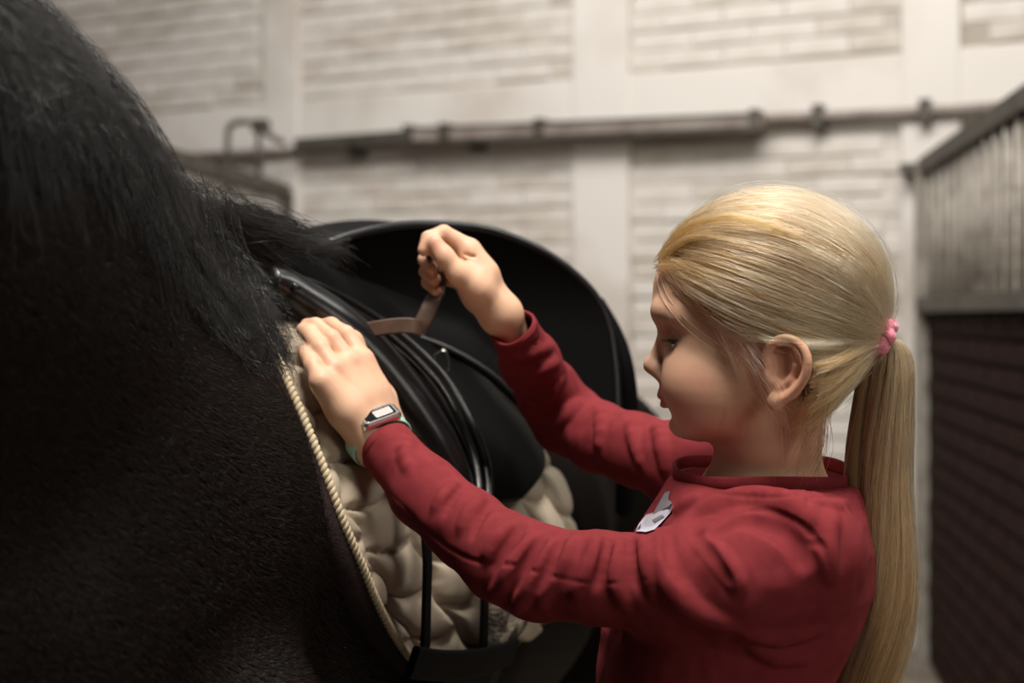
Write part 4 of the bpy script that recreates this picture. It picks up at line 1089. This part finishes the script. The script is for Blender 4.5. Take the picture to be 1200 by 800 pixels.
# ---------------------------------------------------------------- hair
EC = (900, 345)
def ell_r(d, grow=0.0):
    """radius of the hair outline ellipsoid in head-axes direction d (x back, y near, z up)"""
    ax = 133/HS_+grow; az = np.where(d[:, 2] > 0, 119/HS_, 150/HS_)+grow; ay = 0.0805+grow
    return 1/np.sqrt((d[:, 0]/ax)**2+(d[:, 1]/ay)**2+(d[:, 2]/az)**2)
EO = np.array([(EC[0]-890)/HS_, 0, (380-EC[1])/HS_])
def hw(q): return HCt+q@HR                       # head axes -> world
hl = np.array([(768, 282), (776, 305), (800, 338), (830, 366), (862, 388), (893, 400), (902, 404), (950, 408), (953, 440), (948, 480), (938, 505)], float)
def is_hair(q):
    px = q[:, 0]*HS_+890; py = 380-q[:, 2]*HS_
    lim = np.interp(px, hl[:, 0], hl[:, 1]); a = py < lim
    back = (px > 951) & (py < 505-(px-951)*0.5)
    return (a | back) & (px > 768)
M_hb = mat('dark_blonde_hair_base', (0.20, 0.125, 0.055), 0.7, bump=(400, 0.4, 0.001, (0.3, 1, 1)))
nu, nv = 70, 110
u = np.linspace(0.02, np.pi-0.02, nu); w_ = np.linspace(0, 2*np.pi, nv+1)[:-1]
UU, WW = np.meshgrid(u, w_, indexing='ij'); D_ = np.stack([np.sin(UU)*np.cos(WW), np.sin(UU)*np.sin(WW), np.cos(UU)], -1).reshape(-1, 3)
qc = EO+D_*(ell_r(D_)-0.0035)[:, None]; ok = is_hair(qc)
idx = np.arange(nu*nv).reshape(nu, nv); nx = np.roll(idx, -1, axis=1)
f = np.stack([idx[:-1], idx[1:], nx[1:], nx[:-1]], -1).reshape(-1, 4); f = f[ok[f].all(1)]
used = np.unique(f); rm = -np.ones(nu*nv, int); rm[used] = np.arange(len(used))
hair_o = mesh('hair', hw(qc[used]), rm[f], M_hb, girl)
M_hair = hairmat('blonde_hair', (0.62, 0.365, 0.155), (0.32, 0.155, 0.062), 0.28)
M_haird = hairmat('dark_blonde_hair', (0.30, 0.16, 0.07), (0.12, 0.06, 0.028), 0.32)
M_hairl = hairmat('light_blonde_hair', (0.85, 0.64, 0.38), (0.68, 0.44, 0.22), 0.28)
TIE = np.array([(1027-890)/HS_, 0.0, (380-394)/HS_])
def slerp(a, b, t):
    om = np.arccos(np.clip((a*b).sum(-1), -1, 1))[:, None, None]; so = np.sin(om)
    return (np.sin((1-t)*om)/so)*a[:, None]+(np.sin(t*om)/so)*b[:, None]
def head_strands(n, layer, seed):
    rg = np.random.default_rng(seed); d = norm(rg.normal(size=(n*4, 3))); d = d[rg.random(len(d)) < 1.0]
    q = EO+d*ell_r(d)[:, None]; m = is_hair(q); d = d[m][:n]; n = len(d)
    td = norm(TIE-EO)[None]+rg.normal(size=(n, 3))*0.03; td = norm(td); K = 16
    t = np.linspace(0, 1, K)[None, :, None]; dd = slerp(d, td, t)
    # gentle waviness, shared inside locks
    lock = np.arctan2(d[:, 1], d[:, 2]); ph = vnoise(np.stack([lock*9, 0*lock, 0*lock+seed], -1), 1, 1)
    ph2 = vnoise(d*9, 1, 8)
    side = np.cross(dd, np.broadcast_to(norm(TIE-EO), dd.shape)); side = norm(side)
    env = np.sin(np.pi*t)
    dd = norm(dd+side*(env*(0.05*ph[:, None, None]*np.sin(2.5*t+ph2[:, None, None]*3)+0.012*rg.normal(size=(n, 1, 1))*np.sin(4*t+rg.uniform(0, 6, (n, 1, 1))))))
    r = ell_r(dd.reshape(-1, 3)).reshape(n, K, 1)
    lay = (layer[0]+(layer[1]-layer[0])*rg.random((n, 1, 1)))
    lk = 0.0042*vnoise(np.stack([lock*17, 0*lock, 0*lock], -1), 1, 5)[:, None, None]
    rise = 1-np.exp(-t*16); r = r+0.0015-0.0030*(1-rise)+(lay+lk)*rise*np.clip((1-t)*6, 0, 1)
    q = EO+dd*r
    # gather to the tie
    gt = np.clip((t-0.80)/0.20, 0, 1)**2; off = rg.normal(size=(n, 1, 3))*0.0035
    q = q*(1-gt)+(TIE+off)*gt
    return hw(q.reshape(-1, 3)).reshape(n, K, 3)
def locks_split(arr, freq, seed, frac):
    m_ = arr[:, arr.shape[1]//2]; nz_ = vnoise(m_, freq, seed)+0.25*np.random.default_rng(seed).normal(size=len(m_)); return nz_ > np.quantile(nz_, 1-frac)
A_ = head_strands(8000, (-0.003, 0.0015), 1); dk = locks_split(A_, 170, 3, 0.40)
A_[dk] = HCt+(A_[dk]-HCt)*0.995
hair('strands', A_[~dk], M_hair, hair_o, 0.00030, 0.00018); hair('dark_strands', A_[dk], M_haird, hair_o, 0.00028, 0.00018)
hair('light_strands', head_strands(1500, (0.0005, 0.0030), 2), M_hairl, hair_o, 0.00026, 0.00015)
hair('flyaway_strands', head_strands(160, (0.003, 0.010), 3), M_hairl, hair_o, 0.00012, 0.00007)
# nape and temple wisps
def wisp(paths, n, spread, m, name, seed, r=0.00022, grow=2.2):
    rg = np.random.default_rng(seed); out_ = []
    for i in range(n):
        p_ = paths[i % len(paths)]; c = catmull(np.array([H(*q_) for q_ in p_]), 14)
        t = np.linspace(0, 1, 14)[:, None]; o = rg.normal(size=3)*spread; o2 = rg.normal(size=3)*spread*grow
        k = rg.uniform(0.55, 1.0); cc = catmull(c, 14*3)[:int(14*3*k)]; cc = cc[np.linspace(0, len(cc)-1, 14).astype(int)]
        out_.append(cc+o*(1-t)+o2*t+0.0012*np.sin(t*rg.uniform(4, 12)+rg.uniform(0, 6))*rg.normal(size=3)*t)
    return hair(name, np.array(out_), m, hair_o, r, r*0.5)
wisp([[(850, 375, .066), (872, 400, .073), (893, 440, .079), (918, 475, .078), (936, 520, .066)],
      [(862, 385, .070), (885, 412, .078), (908, 450, .084), (925, 480, .080), (930, 530, .064)],
      [(845, 380, .066), (862, 410, .072), (880, 442, .074), (905, 478, .068), (915, 500, .06)],
      [(868, 388, .070), (895, 425, .084), (915, 462, .084), (922, 520, .064), (925, 555, .056)]], 64, 0.0030, M_hairl, 'temple_wisps', 5, 0.00018)
wisp([[(955, 430, .070), (956, 470, .060), (945, 510, .056), (938, 545, .052)], [(970, 440, .060), (965, 480, .052), (958, 520, .046), (940, 550, .048)],
      [(945, 465, .066), (944, 500, .058), (930, 540, .054)]], 80, 0.003, M_hair, 'nape_wisps', 6)
wisp([[(800, 340, .045), (835, 372, .062), (868, 392, .070), (905, 396, .080), (950, 402, .082), (990, 400, .06), (1022, 396, .01)],
      [(790, 318, .035), (812, 345, .052), (850, 378, .067), (890, 393, .077), (940, 398, .083), (985, 399, .06), (1022, 396, .01)]], 150, 0.0025, M_hairl, 'temple_strands', 7, grow=0.8)
wisp([[(778, 303, .012), (792, 284, .028), (822, 264, .048), (880, 262, .070), (960, 300, .060), (1022, 393, .01)],
      [(779, 308, .022), (797, 290, .038), (834, 280, .056), (900, 300, .074), (970, 345, .060), (1022, 394, .01)],
      [(780, 300, .002), (798, 270, .012), (838, 247, .02), (895, 238, .03), (960, 258, .03), (1018, 330, .02), (1026, 390, .005)],
      [(778, 314, .030), (800, 312, .046), (840, 318, .064), (905, 338, .078), (975, 370, .060), (1022, 395, .01)]], 520, 0.0024, M_hair, 'front_strands', 10, 0.00028, 0.9)
# hair line strands below the ear sweeping back to the tie
wisp([[(956, 446, .070), (975, 440, .066), (1000, 420, .045), (1025, 398, .008)], [(948, 470, .064), (975, 455, .060), (1005, 425, .035), (1025, 400, .006)],
      [(940, 495, .056), (970, 470, .052), (1003, 432, .028), (1026, 402, .004)], [(956, 424, .076), (975, 420, .072), (1005, 408, .045), (1026, 396, .006)]], 700, 0.0040, M_hair, 'nape_strands', 8, 0.00026, 0.6)
# ponytail
def tail(n, seed, sc=1.0, wild=0.0, K=22):
    rg = np.random.default_rng(seed); a = rg.uniform(0, 2*np.pi, n); rr = np.sqrt(rg.random(n))*sc; ln = rg.uniform(0.72, 1.0, n)
    cpx = catmull(np.array([(1027, 394), (1036, 402), (1040, 425), (1036, 480), (1032, 560), (1034, 640), (1030, 710), (1012, 780), (992, 850), (975, 910)], float), 60)
    hwid = np.interp(np.linspace(0, 1, 60), [0, .08, .25, .5, .75, 1], [.0070, .0115, .0185, .0235, .0300, .026])
    t = np.linspace(0, 1, K); P_ = np.zeros((n, K, 3))
    lk = np.round(a*4)/4+np.round(rr*3)
    for i in range(n):
        s = t*ln[i]*59; x_ = np.interp(s, np.arange(60), cpx[:, 0]); y_ = np.interp(s, np.arange(60), cpx[:, 1]); h_ = np.interp(s, np.arange(60), hwid)
        q = np.stack([(x_-890)/HS_, 0*x_, (380-y_)/HS_], -1)
        tw = a[i]+0.5*np.sin(t*2.2+lk[i])
        q[:, 0] += np.cos(tw)*rr[i]*h_; q[:, 1] += np.sin(tw)*rr[i]*h_*0.8
        q[:, 0] += 0.0016*np.sin(t*9+lk[i]*5)*t+wild*rg.normal()*t*t+0.0004*np.sin(t*30+rg.uniform(0, 6))
        q[:, 1] += 0.0016*np.cos(t*8+lk[i]*3)*t+wild*rg.normal()*t*t
        P_[i] = q
    return hw(P_.reshape(-1, 3)).reshape(n, K, 3)
tcore = tail(1, 1)[0]; tv, tf = tube_vf(catmull(tcore, 30), [0.006, 0.011, 0.015, 0.018, 0.020, 0.012], 14, 0, 0.75)
pt = mesh('ponytail', tv, tf, M_hb, girl)
A_ = tail(3800, 11); dk = locks_split(A_, 190, 4, 0.40)
hair('strands', A_[~dk], M_hair, pt, 0.00028, 0.00018); hair('dark_strands', A_[dk], M_haird, pt, 0.00028, 0.00018)
hair('light_strands', tail(1100, 12, 1.05, 0.002), M_hairl, pt, 0.00026, 0.00015)
hair('flyaway_strands', tail(50, 13, 1.15, 0.018), M_hairl, pt, 0.00012, 0.00007)
# pink tie
M_pink = mat('pink_fabric', (0.85, 0.27, 0.38), 0.8, sheen=0.4, bump=(500, 0.4, 0.001))
tie = mesh('hair_tie', *tube_vf(catmull([hw(np.array([TIE+np.array([0.004, 0, -0.002])+np.array([0.0035*math.sin(a)*1.2+0.0015*math.sin(5*a), 0.0125*math.cos(a), 0.0110*math.sin(a)+0.0012*math.cos(6*a)])]))[0] for a in np.linspace(0, 2*np.pi, 25)], 90), [0.0060+0.0012*math.sin(i*1.7) for i in range(30)], 10), M_pink, girl)
# eyelashes and brow hairs
rg = np.random.default_rng(9); L_ = []
for sg in (1, -1):
    for i in range(34):
        t = i/33; th_ = -0.55+1.65*t; ph_ = 0.16+0.10*math.sin(t*3.1)-0.10*t
        dv = np.array([-math.cos(ph_)*math.cos(th_), math.cos(ph_)*math.sin(th_)*sg, math.sin(ph_)]); cE = EYE*np.array([1, sg, 1])
        q0 = cE+dv*0.0136; e = norm(dv+np.array([-0.2, 0, -0.45])); q1 = q0+e*0.0030; q2 = q1+norm(e+np.array([0, 0, 0.25]))*0.0030
        L_.append(hw(np.array([q0, q1, q2])))
M_lash = darkhair('lashes', (0.012, 0.007, 0.005), (0.02, 0.012, 0.008), 0.5, 0.2)
hair('eyelashes', np.array(L_), M_lash, girl, 0.00045, 0.00015)

# ================================================================= MANE, COAT HAIR
M_mane = darkhair('black_mane_hair', (0.0022, 0.0018, 0.0016), (0.006, 0.0045, 0.0038), 0.27, 0.55)
CRp = catmull(np.array([HX(0.10, 0, 1.335), HX(-0.02, 0, 1.345), HX(-0.12, 0, 1.362), np.array([-0.378, 1.15, 1.40]), np.array([-0.432, 1.02, 1.472]), np.array([-0.475, 0.92, 1.535]), np.array([-0.51, 0.80, 1.61]), np.array([-0.525, 0.66, 1.69]), np.array([-0.50, 0.52, 1.79])]), 200)
HN = Field(); HN.p = HF.p[:9]
def mane(n, seed, wild=1.0, K=20, lo=0.0, hi=1.0, lift=0.0):
    rg = np.random.default_rng(seed); u_ = lo+(hi-lo)*rg.random(n); base = CRp[(u_*199).astype(int)]+rg.normal(size=(n, 3))*np.array([0.008, 0.004, 0.005])
    ln = np.interp(u_, [0, .12, .3, .6, 1], [0.07, 0.13, 0.24, 0.36, 0.46])*rg.uniform(0.72, 1.08, n)
    lock = np.floor(u_*46+rg.normal(size=n)*0.6); h = lambda k: vnoise(np.stack([lock*1.37, lock*0.73+k, 0*lock], -1), 1, 30+k)
    step = ln/K
    out_v = norm(np.stack([0.50+0.22*h(1), 0.10+0.30*h(2), 0.40+0.2*h(3)], -1)+rg.normal(size=(n, 3))*0.06*wild)
    p = base.copy(); d = out_v.copy(); P_ = [p.copy()]
    lean = np.stack([0.18+0.14*h(4), 0.16+0.22*h(5), -1+0*h(6)], -1)+rg.normal(size=(n, 3))*0.045*wild
    amp = 0.16*wild; f1 = rg.uniform(3, 8, n); p1 = h(7)*6
    for k in range(1, K):
        t = k/K
        w_ = np.stack([np.sin(f1*t*2+p1), np.cos(f1*t*1.7+p1*1.3), 0*f1], -1)*amp*t
        d = norm(d*0.66+norm(lean+w_)*0.38)
        p = p+d*step[:, None]
        sd = HN.ev(p); m_ = sd < 0.006+lift
        if m_.any():
            g = grad(HN, p[m_], 0.004); push = (0.006+lift+0.010*rg.random(m_.sum())-sd[m_])[:, None]*g
            p[m_] = p[m_]+push; d[m_] = norm(d[m_]-g*np.minimum((d[m_]*g).sum(1), 0)[:, None])
        P_.append(p.copy())
    return np.stack(P_, 1)
hair('mane', mane(15000, 21), M_mane, horse, 0.00034, 0.00016)
hair('mane', mane(2600, 22, 1.6, lift=0.015), M_mane, horse, 0.00026, 0.00012)
hair('mane_flyaways', mane(650, 23, 2.2, lift=0.022), M_mane, horse, 0.00016, 0.00008)
# wither locks swept back over the front of the saddle
rg = np.random.default_rng(31); W_ = []
lw = [[(262, 262, 1.33), (300, 268, 1.36), (345, 282, 1.39), (385, 292, 1.42), (412, 312, 1.44)], [(250, 262, 1.31), (285, 285, 1.34), (318, 312, 1.37), (340, 338, 1.385), (352, 360, 1.385)],
      [(245, 258, 1.30), (268, 300, 1.30), (286, 335, 1.30), (300, 380, 1.28)], [(262, 262, 1.35), (310, 258, 1.40), (350, 272, 1.43), (380, 290, 1.45), (400, 284, 1.46)], [(235, 250, 1.24), (255, 310, 1.24), (272, 360, 1.24), (300, 425, 1.24)],
      [(240, 262, 1.30), (280, 298, 1.34), (312, 328, 1.37), (335, 346, 1.39)]]
for i in range(900):
    c = catmull(np.array([P(*q_) for q_ in lw[i % 6]]), 48); c = c[:int(48*rg.uniform(.6, 1))]; c = c[np.linspace(0, len(c)-1, 16).astype(int)]; t = np.linspace(0, 1, 16)[:, None]
    W_.append(c+rg.normal(size=3)*0.010*(1-t)+rg.normal(size=3)*np.array([.009, .006, .009])*t+0.002*np.sin(t*rg.uniform(3, 9)+rg.uniform(0, 6))*rg.normal(size=3))
hair('wither_locks', np.array(W_), M_mane, horse, 0.00030, 0.00014)
# forelock side of the neck and tail
tl = catmull(np.array([HX(1.28, 0, 1.16), HX(1.40, 0.0, 1.10), HX(1.44, 0.01, 0.8), HX(1.42, 0.02, 0.35)]), 16); n = 900
hair('tail', tl[None]+rg.normal(size=(n, 1, 3))*np.linspace(0.01, 0.05, 16)[None, :, None]*0.8, M_mane, horse, 0.0008, 0.0005)
# short coat hair on the shoulder and neck side that the lens resolves
def coat(n, seed):
    rg = np.random.default_rng(seed); px = rg.uniform(-10, 500, n); py = rg.uniform(200, 810, n)
    ok = px < 300+np.clip((py-330)*0.42, 0, 220); px, py = px[ok], py[ok]
    w_ = trace(HF, px, py, 0.4, 2.2, 0.0, n=60); good = np.abs(HF.ev(w_)) < 0.003; w_ = w_[good]
    g = grad(HF, w_, 0.004); fl = np.array([0.30, 0.62, -0.75])+0.35*np.stack([vnoise(w_, 9, 1), vnoise(w_, 9, 2), vnoise(w_, 9, 3)], -1)+rg.normal(size=w_.shape)*0.16
    t = norm(fl-g*(fl*g).sum(1)[:, None]); L = rg.uniform(0.006, 0.011, len(w_))[:, None]
    return np.stack([w_-g*0.001, w_+g*0.0016+t*L*0.5, w_+g*0.0020+t*L], 1)
M_fur = darkhair('dark_brown_coat_hair', (0.014, 0.007, 0.0045), (0.004, 0.0025, 0.002), 0.38, 0.3)
hair('coat_hair', coat(60000, 41), M_fur, horse, 0.00022, 0.00008)
